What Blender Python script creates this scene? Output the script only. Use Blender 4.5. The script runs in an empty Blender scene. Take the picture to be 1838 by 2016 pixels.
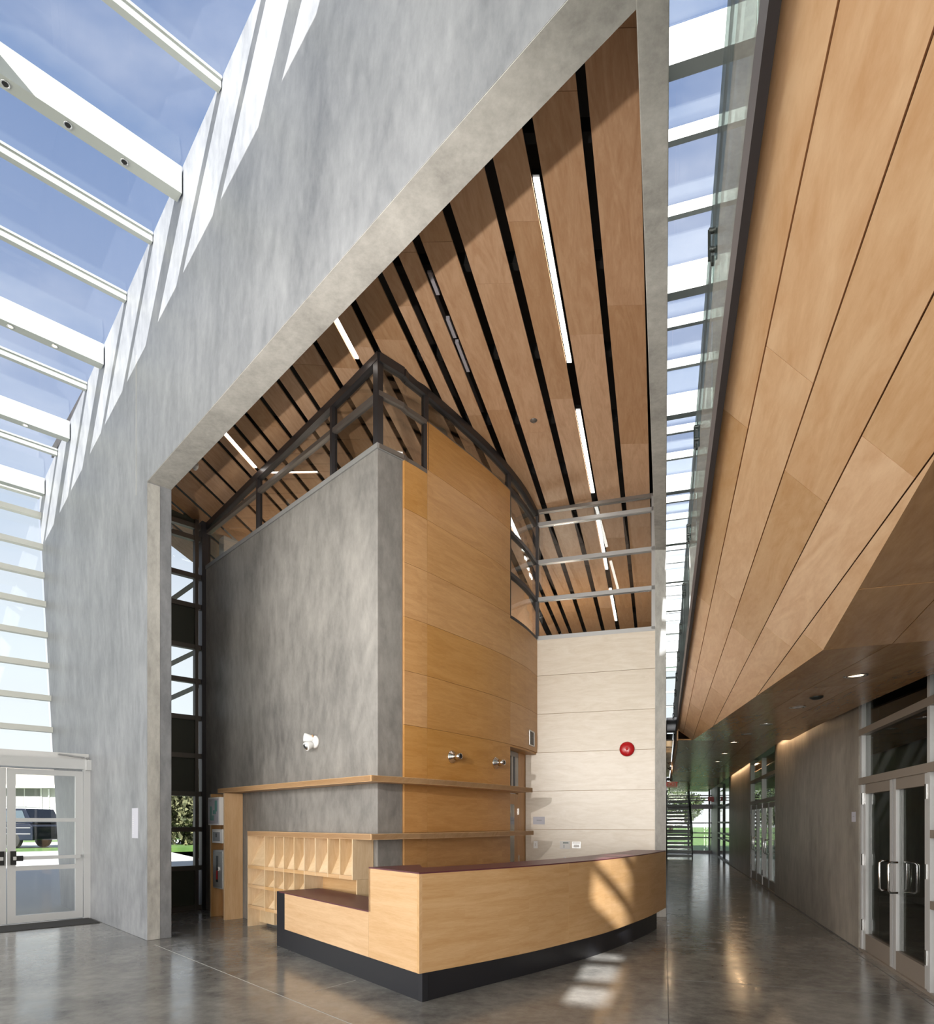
import bpy, bmesh, math, random
from mathutils import Vector as V, Matrix
random.seed(7)
SC = bpy.context.scene
COL = SC.collection

# ------------------------------------------------------------------ camera
FPX, CX, HZ = 1260.0, 919.0, 1618.0          # focal length, axis column and horizon row of the 1838x2016 frame
cam_d = bpy.data.cameras.new('camera'); cam = bpy.data.objects.new('camera', cam_d); COL.objects.link(cam)
cam.location = (0, 0, 1.5); cam.rotation_euler = (math.pi/2, 0, 0)
cam_d.sensor_fit = 'VERTICAL'; cam_d.sensor_height = 36.0
cam_d.lens = 36.0*FPX/2016.0
cam_d.shift_x = 0.0; cam_d.shift_y = (HZ-1008.0)/2016.0
cam_d.clip_start = 0.05; cam_d.clip_end = 600
SC.camera = cam

# ------------------------------------------------------------------ view
SC.view_settings.view_transform = 'Standard'; SC.view_settings.look = 'None'
SC.view_settings.gamma = 1.0; SC.view_settings.use_curve_mapping = False
SC.view_settings.exposure = 0.65

# ------------------------------------------------------------------ sky
world = bpy.data.worlds.new('sky'); SC.world = world; world.use_nodes = True
nt = world.node_tree; nt.nodes.clear()
def N(nt, t, **k):
    n = nt.nodes.new(t)
    for a, b in k.items(): setattr(n, a, b)
    return n
out = N(nt, 'ShaderNodeOutputWorld'); bg = N(nt, 'ShaderNodeBackground')
tc = N(nt, 'ShaderNodeTexCoord'); sp = N(nt, 'ShaderNodeSeparateXYZ')
nt.links.new(tc.outputs['Generated'], sp.inputs[0])
rmp = N(nt, 'ShaderNodeValToRGB'); el = rmp.color_ramp.elements
el[0].position = 0.0; el[0].color = (0.92, 0.95, 0.95, 1)
el[1].position = 1.0; el[1].color = (0.17, 0.26, 0.48, 1)
e = el.new(0.22); e.color = (0.80, 0.87, 0.93, 1)
e = el.new(0.48); e.color = (0.42, 0.50, 0.68, 1)
e = el.new(0.72); e.color = (0.21, 0.31, 0.53, 1)
nt.links.new(sp.outputs['Z'], rmp.inputs[0])
mp = N(nt, 'ShaderNodeMapping'); mp.inputs['Scale'].default_value = (1.2, 2.2, 3.5); mp.inputs['Rotation'].default_value = (0, 0, 0.5)
ns = N(nt, 'ShaderNodeTexNoise'); ns.inputs['Scale'].default_value = 2.2; ns.inputs['Detail'].default_value = 5; ns.inputs['Roughness'].default_value = 0.55
nt.links.new(tc.outputs['Generated'], mp.inputs[0]); nt.links.new(mp.outputs[0], ns.inputs['Vector'])
cr = N(nt, 'ShaderNodeValToRGB'); cr.color_ramp.elements[0].position = 0.46; cr.color_ramp.elements[1].position = 0.78
cr.color_ramp.elements[1].color = (0.7, 0.7, 0.7, 1)
nt.links.new(ns.outputs['Fac'], cr.inputs[0])
mx = N(nt, 'ShaderNodeMixRGB'); mx.inputs[2].default_value = (0.80, 0.82, 0.90, 1)
nt.links.new(cr.outputs[0], mx.inputs[0]); nt.links.new(rmp.outputs[0], mx.inputs[1])
nt.links.new(mx.outputs[0], bg.inputs[0]); bg.inputs[1].default_value = 0.78
nt.links.new(bg.outputs[0], out.inputs[0])

# ------------------------------------------------------------------ sun
SUN_DIR = V((0.607, 2.252, -1.37)).normalized()
sl = bpy.data.lights.new('sun', 'SUN'); so = bpy.data.objects.new('sun', sl); COL.objects.link(so)
sl.energy = 12.0; sl.angle = math.radians(0.5); sl.color = (1.0, 0.955, 0.88)
so.rotation_euler = SUN_DIR.to_track_quat('-Z', 'Y').to_euler(); so.location = (-6, -20, 20)
# daylight flash that stood in the hall left of the camera
def lamp(name, kind, loc, power, color, aim=None, **k):
    l = bpy.data.lights.new(name, kind); o = bpy.data.objects.new(name, l); COL.objects.link(o)
    l.energy = power; l.color = color; o.location = loc
    for a, b in k.items(): setattr(l, a, b)
    if aim is not None: o.rotation_euler = (V(aim)-V(loc)).to_track_quat('-Z', 'Y').to_euler()
    return o
lamp('flash_lamp', 'SPOT', (-2.1, 2.0, 2.75), 720, (1.0, 0.94, 0.88), aim=(0.1, 9.0, 6.2), spot_size=math.radians(96), spot_blend=1.0, shadow_soft_size=0.04)

# unseen fill lights added behind and left of the viewer to brighten the interior
lamp('rear_fill', 'AREA', (-8.5, -12.7, 4.2), 620, (1.0, 0.97, 0.93), aim=(-1.0, 6, 3.2), shape='RECTANGLE', size=14, size_y=7.5)
lamp('side_fill', 'AREA', (-15.7, -5.0, 3.6), 1200, (1.0, 0.97, 0.92), aim=(3, 2, 2.6), shape='RECTANGLE', size=12, size_y=6.5)
lamp('corridor_fill', 'AREA', (-2.4, -12.3, 2.6), 1500, (1.0, 0.96, 0.90), aim=(1.6, 6, 1.0), shape='RECTANGLE', size=4.5, size_y=4.5)

# ================================================================== materials
MATS = {}
def nodes(name):
    m = bpy.data.materials.new(name); m.use_nodes = True; t = m.node_tree; t.nodes.clear()
    o = N(t, 'ShaderNodeOutputMaterial'); b = N(t, 'ShaderNodeBsdfPrincipled'); t.links.new(b.outputs[0], o.inputs[0])
    MATS[name] = m
    return m, t, b, o
def plain(name, col, rough=0.5, metal=0.0, emit=0.0, spec=0.5):
    m, t, b, o = nodes(name)
    b.inputs['Base Color'].default_value = (*col, 1); b.inputs['Roughness'].default_value = rough
    b.inputs['Metallic'].default_value = metal; b.inputs['Specular IOR Level'].default_value = spec
    if emit: b.inputs['Emission Color'].default_value = (*col, 1); b.inputs['Emission Strength'].default_value = emit
    return m
def concrete(name, lo, hi, rough=0.55, scale=1.0, stretch=(1, 1, 0.45), bump=0.06):
    m, t, b, o = nodes(name); L = t.links.new
    tc = N(t, 'ShaderNodeTexCoord'); mp = N(t, 'ShaderNodeMapping'); mp.inputs['Scale'].default_value = stretch
    L(tc.outputs['Object'], mp.inputs[0])
    a = N(t, 'ShaderNodeTexNoise'); a.inputs['Scale'].default_value = 1.1*scale; a.inputs['Detail'].default_value = 8; a.inputs['Roughness'].default_value = 0.62
    c = N(t, 'ShaderNodeTexNoise'); c.inputs['Scale'].default_value = 9*scale; c.inputs['Detail'].default_value = 6; c.inputs['Roughness'].default_value = 0.7
    L(mp.outputs[0], a.inputs['Vector']); L(mp.outputs[0], c.inputs['Vector'])
    mx = N(t, 'ShaderNodeMath', operation='MULTIPLY_ADD'); mx.inputs[1].default_value = 0.45
    L(c.outputs['Fac'], mx.inputs[0]); 
    sc = N(t, 'ShaderNodeMath', operation='MULTIPLY'); sc.inputs[1].default_value = 0.62
    L(a.outputs['Fac'], sc.inputs[0]); L(sc.outputs[0], mx.inputs[2])
    r = N(t, 'ShaderNodeValToRGB'); r.color_ramp.elements[0].position = 0.36; r.color_ramp.elements[1].position = 0.72
    r.color_ramp.elements[0].color = (*lo, 1); r.color_ramp.elements[1].color = (*hi, 1)
    L(mx.outputs[0], r.inputs[0]); L(r.outputs[0], b.inputs['Base Color'])
    b.inputs['Roughness'].default_value = rough
    bp = N(t, 'ShaderNodeBump'); bp.inputs['Strength'].default_value = bump; bp.inputs['Distance'].default_value = 0.02
    L(c.outputs['Fac'], bp.inputs['Height']); L(bp.outputs[0], b.inputs['Normal'])
    return m
def wood(name, light, dark, rough=0.4, vary=0.16, grain=1.0, spec=0.4, dist=2.2, st=5.0):
    m, t, b, o = nodes(name); L = t.links.new
    uv = N(t, 'ShaderNodeUVMap'); oi = N(t, 'ShaderNodeObjectInfo')
    off = N(t, 'ShaderNodeVectorMath', operation='SCALE'); off.inputs[0].default_value = (37, 53, 11)
    L(oi.outputs['Random'], off.inputs['Scale'])
    ad = N(t, 'ShaderNodeVectorMath', operation='ADD'); L(uv.outputs[0], ad.inputs[0]); L(off.outputs[0], ad.inputs[1])
    mp = N(t, 'ShaderNodeMapping'); mp.inputs['Scale'].default_value = (1.0*grain, st*grain, 1); L(ad.outputs[0], mp.inputs[0])
    a = N(t, 'ShaderNodeTexNoise'); a.inputs['Scale'].default_value = 1.3; a.inputs['Detail'].default_value = 6; a.inputs['Roughness'].default_value = 0.6; a.inputs['Distortion'].default_value = dist
    L(mp.outputs[0], a.inputs['Vector'])
    f = N(t, 'ShaderNodeTexNoise'); f.inputs['Scale'].default_value = 9; f.inputs['Detail'].default_value = 5; f.inputs['Roughness'].default_value = 0.7
    L(mp.outputs[0], f.inputs['Vector'])
    mm = N(t, 'ShaderNodeMath', operation='MULTIPLY_ADD'); mm.inputs[1].default_value = 0.35
    L(f.outputs['Fac'], mm.inputs[0]); s2 = N(t, 'ShaderNodeMath', operation='MULTIPLY'); s2.inputs[1].default_value = 0.65
    L(a.outputs['Fac'], s2.inputs[0]); L(s2.outputs[0], mm.inputs[2])
    r = N(t, 'ShaderNodeValToRGB'); r.color_ramp.elements[0].position = 0.36; r.color_ramp.elements[1].position = 0.62
    r.color_ramp.elements[0].color = (*dark, 1); r.color_ramp.elements[1].color = (*light, 1)
    L(mm.outputs[0], r.inputs[0])
    hv = N(t, 'ShaderNodeHueSaturation'); L(r.outputs[0], hv.inputs['Color'])
    v = N(t, 'ShaderNodeMapRange'); v.inputs['To Min'].default_value = 1-vary; v.inputs['To Max'].default_value = 1+vary*0.6
    L(oi.outputs['Random'], v.inputs['Value']); L(v.outputs[0], hv.inputs['Value'])
    s = N(t, 'ShaderNodeMapRange'); s.inputs['To Min'].default_value = 1.08; s.inputs['To Max'].default_value = 0.93
    L(oi.outputs['Random'], s.inputs['Value']); L(s.outputs[0], hv.inputs['Saturation'])
    L(hv.outputs[0], b.inputs['Base Color'])
    b.inputs['Roughness'].default_value = rough; b.inputs['Specular IOR Level'].default_value = spec
    return m
def glass(name, tint=(0.9, 0.95, 0.94), refl=0.06, rough=0.0, gl=(1, 1, 1)):
    m = bpy.data.materials.new(name); m.use_nodes = True; t = m.node_tree; t.nodes.clear(); L = t.links.new
    o = N(t, 'ShaderNodeOutputMaterial'); tr = N(t, 'ShaderNodeBsdfTransparent'); g = N(t, 'ShaderNodeBsdfGlossy'); mi = N(t, 'ShaderNodeMixShader')
    tr.inputs[0].default_value = (*tint, 1); g.inputs['Roughness'].default_value = rough; g.inputs[0].default_value = (*gl, 1)
    fr = N(t, 'ShaderNodeLayerWeight'); fr.inputs['Blend'].default_value = 0.5
    pwr = N(t, 'ShaderNodeMath', operation='POWER'); pwr.inputs[1].default_value = 5.0; L(fr.outputs['Facing'], pwr.inputs[0])
    ad = N(t, 'ShaderNodeMath', operation='ADD'); ad.inputs[1].default_value = refl; ad.use_clamp = True
    L(pwr.outputs[0], ad.inputs[0]); L(ad.outputs[0], mi.inputs[0]); L(tr.outputs[0], mi.inputs[1]); L(g.outputs[0], mi.inputs[2]); L(mi.outputs[0], o.inputs[0])
    MATS[name] = m
    return m
concrete('concrete', (0.125, 0.130, 0.142), (0.285, 0.29, 0.305), 0.45)
concrete('concrete_tower', (0.125, 0.119, 0.114), (0.31, 0.293, 0.275), 0.5)
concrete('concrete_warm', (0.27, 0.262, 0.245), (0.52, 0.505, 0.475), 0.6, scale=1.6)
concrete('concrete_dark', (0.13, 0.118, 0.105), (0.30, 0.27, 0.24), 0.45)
concrete('concrete_right', (0.20, 0.18, 0.155), (0.43, 0.39, 0.34), 0.42, scale=0.8)
wood('maple', (0.80, 0.52, 0.305), (0.66, 0.375, 0.19), 0.38)
wood('maple_tower', (0.57, 0.31, 0.118), (0.46, 0.23, 0.075), 0.4, vary=0.08, dist=1.0, st=8)
wood('maple_pale', (0.62, 0.555, 0.475), (0.54, 0.465, 0.375), 0.36, vary=0.05, spec=0.6)
wood('maple_ceiling', (0.62, 0.39, 0.235), (0.50, 0.285, 0.155), 0.5)
wood('maple_corridor', (0.52, 0.30, 0.14), (0.40, 0.21, 0.09), 0.24, vary=0.1, spec=0.6)
wood('fir', (0.66, 0.43, 0.235), (0.55, 0.325, 0.15), 0.4, vary=0.07, grain=1.0, dist=0.7, st=11)
wood('birch', (0.72, 0.55, 0.36), (0.62, 0.44, 0.26), 0.5, vary=0.08, grain=1.3)
plain('ply_edge', (0.42, 0.26, 0.13), 0.6)
plain('seam', (0.12, 0.06, 0.03), 0.8)
plain('maroon', (0.12, 0.035, 0.045), 0.38)
plain('black_laminate', (0.018, 0.018, 0.022), 0.35)
plain('dark_void', (0.006, 0.005, 0.005), 0.9)
plain('duct_black', (0.02, 0.015, 0.013), 0.7)
plain('dark_frame', (0.045, 0.042, 0.045), 0.4, 0.3)
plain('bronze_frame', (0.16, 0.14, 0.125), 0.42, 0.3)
plain('grey_frame', (0.36, 0.36, 0.36), 0.4, 0.4)
plain('aluminium', (0.62, 0.62, 0.62), 0.35, 0.35)
plain('alu_brown', (0.30, 0.255, 0.215), 0.4, 0.3)
plain('chrome', (0.75, 0.75, 0.75), 0.12, 1.0)
plain('beam_white', (0.74, 0.77, 0.73), 0.5)
plain('beam_grey', (0.40, 0.425, 0.40), 0.5)
plain('mullion_cream', (0.60, 0.60, 0.55), 0.5)
plain('fascia', (0.085, 0.075, 0.08), 0.45, 0.2)
plain('white', (0.80, 0.80, 0.80), 0.5)
plain('offwhite', (0.62, 0.61, 0.60), 0.6)
plain('paper', (0.46, 0.46, 0.52), 0.7)
plain('red', (0.42, 0.008, 0.012), 0.25)
plain('sign_red', (0.55, 0.02, 0.02), 0.4)
plain('sign_tan', (0.50, 0.40, 0.32), 0.5)
plain('sign_lit', (0.50, 0.02, 0.015), 0.5, emit=0.15)
plain('teal', (0.10, 0.30, 0.27), 0.5)
plain('grey_print', (0.30, 0.31, 0.34), 0.5)
plain('lcd', (0.07, 0.10, 0.09), 0.3)
plain('black', (0.01, 0.01, 0.01), 0.4)
plain('grey_panel', (0.072, 0.078, 0.062), 0.55)
plain('slot_wall', (0.30, 0.33, 0.32), 0.6)
plain('strip_light', (1.0, 0.98, 0.93), 0.5, emit=6.0)
plain('lamp_glow', (1.0, 0.80, 0.55), 0.5, emit=2.2)
plain('insulation', (0.45, 0.43, 0.47), 0.9)
plain('mat_dark', (0.04, 0.038, 0.036), 0.9)
plain('groove', (0.10, 0.10, 0.10), 0.6)
plain('groove_pale', (0.42, 0.42, 0.40), 0.5)
plain('car_paint', (0.012, 0.016, 0.03), 0.12, 0.2)
plain('tyre', (0.012, 0.012, 0.012), 0.8)
plain('car_glass', (0.06, 0.08, 0.10), 0.05)
plain('siding', (0.50, 0.50, 0.49), 0.7)
plain('roof_tan', (0.34, 0.31, 0.26), 0.8)
plain('curtain', (0.22, 0.22, 0.22), 0.8)
plain('pavement', (0.46, 0.46, 0.45), 0.8)
plain('bark', (0.10, 0.075, 0.05), 0.9)
plain('steel_dark', (0.03, 0.035, 0.033), 0.4, 0.4)
plain('pipe_grey', (0.16, 0.16, 0.165), 0.4, 0.5)
glass('skylight_glass', (0.90, 0.92, 0.95), 0.035)
glass('clear_glass', (0.96, 0.975, 0.97), 0.04)
glass('green_glass', (0.80, 0.87, 0.85), 0.06)
glass('clerestory_glass', (0.86, 0.87, 0.86), 0.05)
glass('door_glass_dark', (0.62, 0.64, 0.62), 0.06)
def foliage(name, a, b_, sc=3.0):
    m, t, b, o = nodes(name); L = t.links.new
    tc = N(t, 'ShaderNodeTexCoord'); n = N(t, 'ShaderNodeTexNoise'); n.inputs['Scale'].default_value = sc; n.inputs['Detail'].default_value = 5
    L(tc.outputs['Object'], n.inputs['Vector']); r = N(t, 'ShaderNodeValToRGB'); r.color_ramp.elements[0].position = 0.35; r.color_ramp.elements[1].position = 0.68
    r.color_ramp.elements[0].color = (*a, 1); r.color_ramp.elements[1].color = (*b_, 1)
    L(n.outputs['Fac'], r.inputs[0]); L(r.outputs[0], b.inputs['Base Color']); b.inputs['Roughness'].default_value = 0.8
foliage('grass', (0.06, 0.13, 0.03), (0.12, 0.21, 0.05), 1.5)
foliage('leaves', (0.015, 0.035, 0.012), (0.075, 0.10, 0.035), 2.5)
foliage('leaves_autumn', (0.035, 0.045, 0.02), (0.13, 0.125, 0.06), 2.5)
# polished floor
m, t, b, o = nodes('floor'); L = t.links.new
tc = N(t, 'ShaderNodeTexCoord')
a = N(t, 'ShaderNodeTexNoise'); a.inputs['Scale'].default_value = 0.75; a.inputs['Detail'].default_value = 9; a.inputs['Roughness'].default_value = 0.62; a.inputs['Distortion'].default_value = 0.6
c = N(t, 'ShaderNodeTexNoise'); c.inputs['Scale'].default_value = 7; c.inputs['Detail'].default_value = 7; c.inputs['Roughness'].default_value = 0.7
L(tc.outputs['Object'], a.inputs['Vector']); L(tc.outputs['Object'], c.inputs['Vector'])
mm = N(t, 'ShaderNodeMath', operation='MULTIPLY_ADD'); mm.inputs[1].default_value = 0.4; L(c.outputs['Fac'], mm.inputs[0])
s2 = N(t, 'ShaderNodeMath', operation='MULTIPLY'); s2.inputs[1].default_value = 0.62; L(a.outputs['Fac'], s2.inputs[0]); L(s2.outputs[0], mm.inputs[2])
r = N(t, 'ShaderNodeValToRGB'); r.color_ramp.elements[0].position = 0.38; r.color_ramp.elements[1].position = 0.68
r.color_ramp.elements[0].color = (0.13, 0.125, 0.12, 1); r.color_ramp.elements[1].color = (0.36, 0.35, 0.325, 1)
L(mm.outputs[0], r.inputs[0]); L(r.outputs[0], b.inputs['Base Color'])
rr = N(t, 'ShaderNodeMapRange'); rr.inputs['From Min'].default_value = 0.3; rr.inputs['From Max'].default_value = 0.7; rr.inputs['To Min'].default_value = 0.10; rr.inputs['To Max'].default_value = 0.24
L(c.outputs['Fac'], rr.inputs['Value']); L(rr.outputs[0], b.inputs['Roughness']); b.inputs['Specular IOR Level'].default_value = 0.75
bp = N(t, 'ShaderNodeBump'); bp.inputs['Strength'].default_value = 0.03; bp.inputs['Distance'].default_value = 0.01
L(a.outputs['Fac'], bp.inputs['Height']); L(bp.outputs[0], b.inputs['Normal'])

# ================================================================== mesh helpers
ORG = {}
def props(o, label=None, cat=None, group=None, kind=None):
    if label: o['label'] = label
    if cat: o['category'] = cat
    if group: o['group'] = group
    if kind: o['kind'] = kind
    return o
def thing(name, loc, label, cat, group=None, kind=None):
    o = bpy.data.objects.new(name, None); COL.objects.link(o); o.empty_display_size = 0.1
    o.location = loc; ORG[o] = V(loc)
    return props(o, label, cat, group, kind)
class MB:
    def __init__(s): s.v = []; s.f = []; s.sm = []
    def ext(s, pts, vec):
        n = len(pts); b0 = len(s.v); vec = V(vec)
        s.v += [V(p) for p in pts] + [V(p)+vec for p in pts]
        s.f.append([b0+i for i in range(n)][::-1]); s.f.append([b0+n+i for i in range(n)])
        for i in range(n): j = (i+1) % n; s.f.append([b0+i, b0+j, b0+n+j, b0+n+i])
        return s
    def prism(s, plan, z0, z1): return s.ext([(p[0], p[1], z0) for p in plan], (0, 0, z1-z0))
    def box(s, o, a, b, c):
        o, a, b, c = V(o), V(a), V(b), V(c)
        return s.ext([o, o+a, o+a+b, o+b], c)
    def bar(s, p, q, w, h, up=(0, 0, 1)):           # rectangular bar centred on p-q
        p, q = V(p), V(q); d = (q-p).normalized(); side = d.cross(V(up))
        if side.length < 1e-4: side = d.cross(V((1, 0, 0)))
        side.normalize(); u = side.cross(d).normalized()
        o = p - side*w/2 - u*h/2
        return s.ext([o, o+side*w, o+side*w+u*h, o+u*h], q-p)
    def rings(s, rs, cap=True, smooth=True):
        n = len(rs[0]); b0 = len(s.v)
        for r in rs: s.v += [V(p) for p in r]
        for k in range(len(rs)-1):
            for i in range(n):
                j = (i+1) % n; s.f.append([b0+k*n+i, b0+k*n+j, b0+(k+1)*n+j, b0+(k+1)*n+i]); 
                if smooth: s.sm.append(len(s.f)-1)
        if cap:
            s.f.append([b0+i for i in range(n)][::-1]); s.f.append([b0+(len(rs)-1)*n+i for i in range(n)])
        return s
    def tube(s, path, r, n=10):
        path = [V(p) for p in path]; rs = []
        rad = r if isinstance(r, (list, tuple)) else [r]*len(path)
        ref = None
        for i, p in enumerate(path):
            d = (path[min(i+1, len(path)-1)]-path[max(i-1, 0)]).normalized()
            if ref is None: ref = d.orthogonal().normalized()
            a = (ref - d*ref.dot(d)).normalized(); ref = a; b = d.cross(a)
            rs.append([p + (a*math.cos(2*math.pi*k/n)+b*math.sin(2*math.pi*k/n))*rad[i] for k in range(n)])
        return s.rings(rs)
    def lathe(s, c, axis, prof, n=20):              # prof: (distance along axis, radius)
        c = V(c); d = V(axis).normalized(); a = d.orthogonal().normalized(); b = d.cross(a)
        return s.rings([[c+d*h+(a*math.cos(2*math.pi*k/n)+b*math.sin(2*math.pi*k/n))*max(r, 1e-4) for k in range(n)] for h, r in prof])
    def grid(s, rows):
        n = len(rows[0]); b0 = len(s.v)
        for r in rows: s.v += [V(p) for p in r]
        for k in range(len(rows)-1):
            for i in range(n-1): s.f.append([b0+k*n+i, b0+k*n+i+1, b0+(k+1)*n+i+1, b0+(k+1)*n+i])
        return s
    def build(s, name, mat, parent=None, grain=(1, 0, 0), bevel=0.0, **pr):
        org = ORG[parent] if parent is not None else None
        if org is None:
            xs = [p.x for p in s.v]; ys = [p.y for p in s.v]; zs = [p.z for p in s.v]
            org = V(((min(xs)+max(xs))/2, (min(ys)+max(ys))/2, min(zs)))
        me = bpy.data.meshes.new(name); me.from_pydata([tuple(p-org) for p in s.v], [], s.f)
        bm = bmesh.new(); bm.from_mesh(me); 
        bmesh.ops.recalc_face_normals(bm, faces=bm.faces[:])
        if bevel: 
            bmesh.ops.bevel(bm, geom=[e for e in bm.edges if len(e.link_faces) == 2 and e.calc_face_angle(0) > 0.6], offset=bevel, segments=2, affect='EDGES', profile=0.6)
        uvl = bm.loops.layers.uv.new('UVMap'); g = V(grain).normalized()
        for i, f in enumerate(bm.faces):
            n = f.normal; gg = g - n*g.dot(n)
            if gg.length < 0.2: gg = n.orthogonal()
            gg.normalize(); h = n.cross(gg)
            for l in f.loops:
                w = l.vert.co + org; l[uvl].uv = (w.dot(gg), w.dot(h))
        bm.to_mesh(me); bm.free()
        if s.sm and not bevel:
            for i in s.sm:
                if i < len(me.polygons): me.polygons[i].use_smooth = True
        me.materials.append(MATS[mat])
        o = bpy.data.objects.new(name, me); COL.objects.link(o); ORG[o] = org
        if parent is not None: o.parent = parent
        else: o.location = org
        return props(o, **pr)
S = 'structure'

# frames of reference -------------------------------------------------
WS = V((0.694, -0.720, 0)); WT = V((0.720, 0.694, 0)); W0 = V((-4.04, 8.08, 0))
UP = V((0, 0, 1))
def pw(s, t, z=0.0): return W0 + WS*s + WT*t + UP*z           # big wall: s along, t into the building
def pc(c, Y, z=0.0): return V((c + 0.3086*Y, Y, z))             # corridor: c to the right, Y along
CD = V((0.3086, 1, 0)).normalized(); CR = V((CD.y, -CD.x, 0))
def ray(u, v=None): return (u-CX)/FPX, (None if v is None else (HZ-v)/FPX)
def on_wall(u, v, t=0.0):                                       # point of the big wall's plane seen at (u, v)
    rx, rz = ray(u, v); d = V((rx, 1, rz)); n = WT; k = (W0+WT*t-V((0, 0, 1.5))).dot(n)/d.dot(n)
    return V((0, 0, 1.5)) + d*k
def on_plane(u, v, p, n):
    rx, rz = ray(u, v); d = V((rx, 1, rz)); k = (V(p)-V((0, 0, 1.5))).dot(V(n))/d.dot(V(n)); return V((0, 0, 1.5))+d*k
def on_z(u, v, z): return on_plane(u, v, (0, 0, z), (0, 0, 1))
def yc(u, c): return c*FPX/(u-CX-0.3086*FPX)                    # depth at which the corridor line c crosses column u

# tower: corner C, left end E, curved right face
C = V((-1.04, 7.43, 0)); E = V((-4.58, 11.1, 0)); LD = (E-C).normalized(); LN = V((LD.y, -LD.x, 0))
if LN.y > 0: LN = -LN                                          # outward (towards the camera)
R0 = C - LN*0.37
ctrl = [R0, V((-0.51, 8.0, 0)), V((-0.127, 8.52, 0)), V((0.28, 9.09, 0)), V((0.637, 9.67, 0)), V((0.93, 10.24, 0)), V((1.18, 10.87, 0))]
def catmull(P, n=5):
    P = [P[0]*2-P[1]]+P+[P[-1]*2-P[-2]]; o = []
    for i in range(1, len(P)-2):
        a, b, c, d = P[i-1:i+3]
        for k in range(n):
            t = k/n; o.append(0.5*((2*b)+(c-a)*t+(2*a-5*b+4*c-d)*t*t+(3*b-a-3*c+d)*t**3))
    o.append(P[-2]); return o
CURVE = catmull(ctrl, 5)
I839, I1003 = 5, 20
def offset(P, d):                                              # offset polyline to its right-hand side (towards the desk) by d
    o = []
    for i, p in enumerate(P):
        t = (P[min(i+1, len(P)-1)]-P[max(i-1, 0)]).normalized(); o.append(p+V((t.y, -t.x, 0))*d)
    return o
def ceil_z(q, Y):
    zr = lambda Y: 7.464+0.0235*q-0.0575*Y
    if q >= -2.75: return zr(Y)
    k = max(0.0, -(q+3.269)/0.91)
    if q <= -3.269: return 6.96-0.063*k-0.160*(Y-(7.43+0.72*k))
    w = (q+3.269)/(3.269-2.75); m = -0.160*(1-w)-0.0575*w
    return zr(7.6)+m*(Y-7.6)
def ceil_at(X, Y): return ceil_z(X-0.3*Y, Y)
def poly_strip(name, P, z0, z1, th, mat, parent=None, grain=None, **pr):   # curved vertical strip
    Q = offset(P, th); mb = MB(); plan = [(p.x, p.y) for p in P]+[(p.x, p.y) for p in reversed(Q)]
    mb.prism(plan, z0, z1); return mb.build(name, mat, parent, grain or (P[-1]-P[0]), **pr)

# ================================================================== STRUCTURE
# ---- floor
FL = [pw(-2.73, -11), pw(-2.73, 0.15), pw(-2.55, 0.3), E, E-LN*9, V((-2, 31.6, 0)), V((12.2, 31.6, 0)), V((12.2, 12.6, 0)), V((12.2, -13, 0)), V((-16, -13, 0)), V((-16, 2.2, 0))]
floor = MB().prism([(p.x, p.y) for p in FL], -0.2, 0.0).build('floor', 'floor', label='polished grey concrete floor running through hall and corridor', cat='floor', kind=S)
def strip_on_floor(a, b, w, mat, name='saw_cut_joint'):
    a, b = V(a), V(b); d = (b-a).normalized(); n = V((-d.y, d.x, 0))*w/2
    MB().ext([a-n, b-n, b+n, a+n], (0, 0, 0.0015)).build(name, mat, floor)
strip_on_floor(pw(0.35, -0.02), pw(7.2, -0.02), 0.007, 'groove_pale')
strip_on_floor(pc(0.03, 1.0), pc(0.03, 10.1), 0.006, 'groove')
strip_on_floor(pc(2.19, 1.5), pc(2.19, 13.0), 0.006, 'groove')
strip_on_floor(pc(0.05, 6.1), pc(2.15, 5.5), 0.006, 'groove')
strip_on_floor(on_z(620, 1952, 0), on_z(700, 1930, 0), 0.005, 'groove_pale')

# ---- big concrete wall with the opening
def roof_z(s): return 8.757+0.1105*s
SR = 7.05
out_ = [(-4.57, 0), (0, 0), (0, 5.8), (SR, 5.8), (SR, roof_z(SR)), (-6.3, roof_z(-6.3)), (-6.35, 7.7), (-5.17, 2.6)]
mb = MB(); mb.ext([pw(s, 0, z) for s, z in out_], WT*0.3)
wall_left = mb.build('wall_left', 'concrete', label='large smooth grey concrete wall with a big rectangular opening in front of the reception', cat='wall', kind=S, bevel=0.008)
# pale edge strip of the jamb (form-board mark)
MB().box(pw(0.0, 0.006, 0.003), WT*0.150, UP*5.785, WS*0.003).build('jamb_board_mark', 'concrete_warm', wall_left)
MB().box(pw(0.0, 0.004, 5.796), WS*6.9, WT*0.29, UP*0.004).build('soffit_bounce_tone', 'concrete_warm', wall_left)  # paler skin under the lintel, stands in for light bounced off the floor
a = on_wall(268, 700); b = on_wall(268, 975)
MB().bar(a-WT*0.001, b-WT*0.001, 0.012, 0.004, up=WT).build('construction_joint', 'concrete_warm', wall_left)

# ---- corridor wall on the left side (beam near, pier and wall beyond)
YP = 10.1
prof = [(3.2, 5.792), (YP, 5.792), (YP, 0), (31.4, 0), (31.4, 9.3), (3.2, 9.3)]
mb = MB(); mb.ext([pc(-0.15, y, z) for y, z in prof], V((0.175, 0, 0)))
wall_mid = mb.build('wall_middle', 'concrete_warm', label='concrete corridor wall with narrow pier behind the desk end and a long beam above', cat='wall', kind=S, bevel=0.006)

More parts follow.
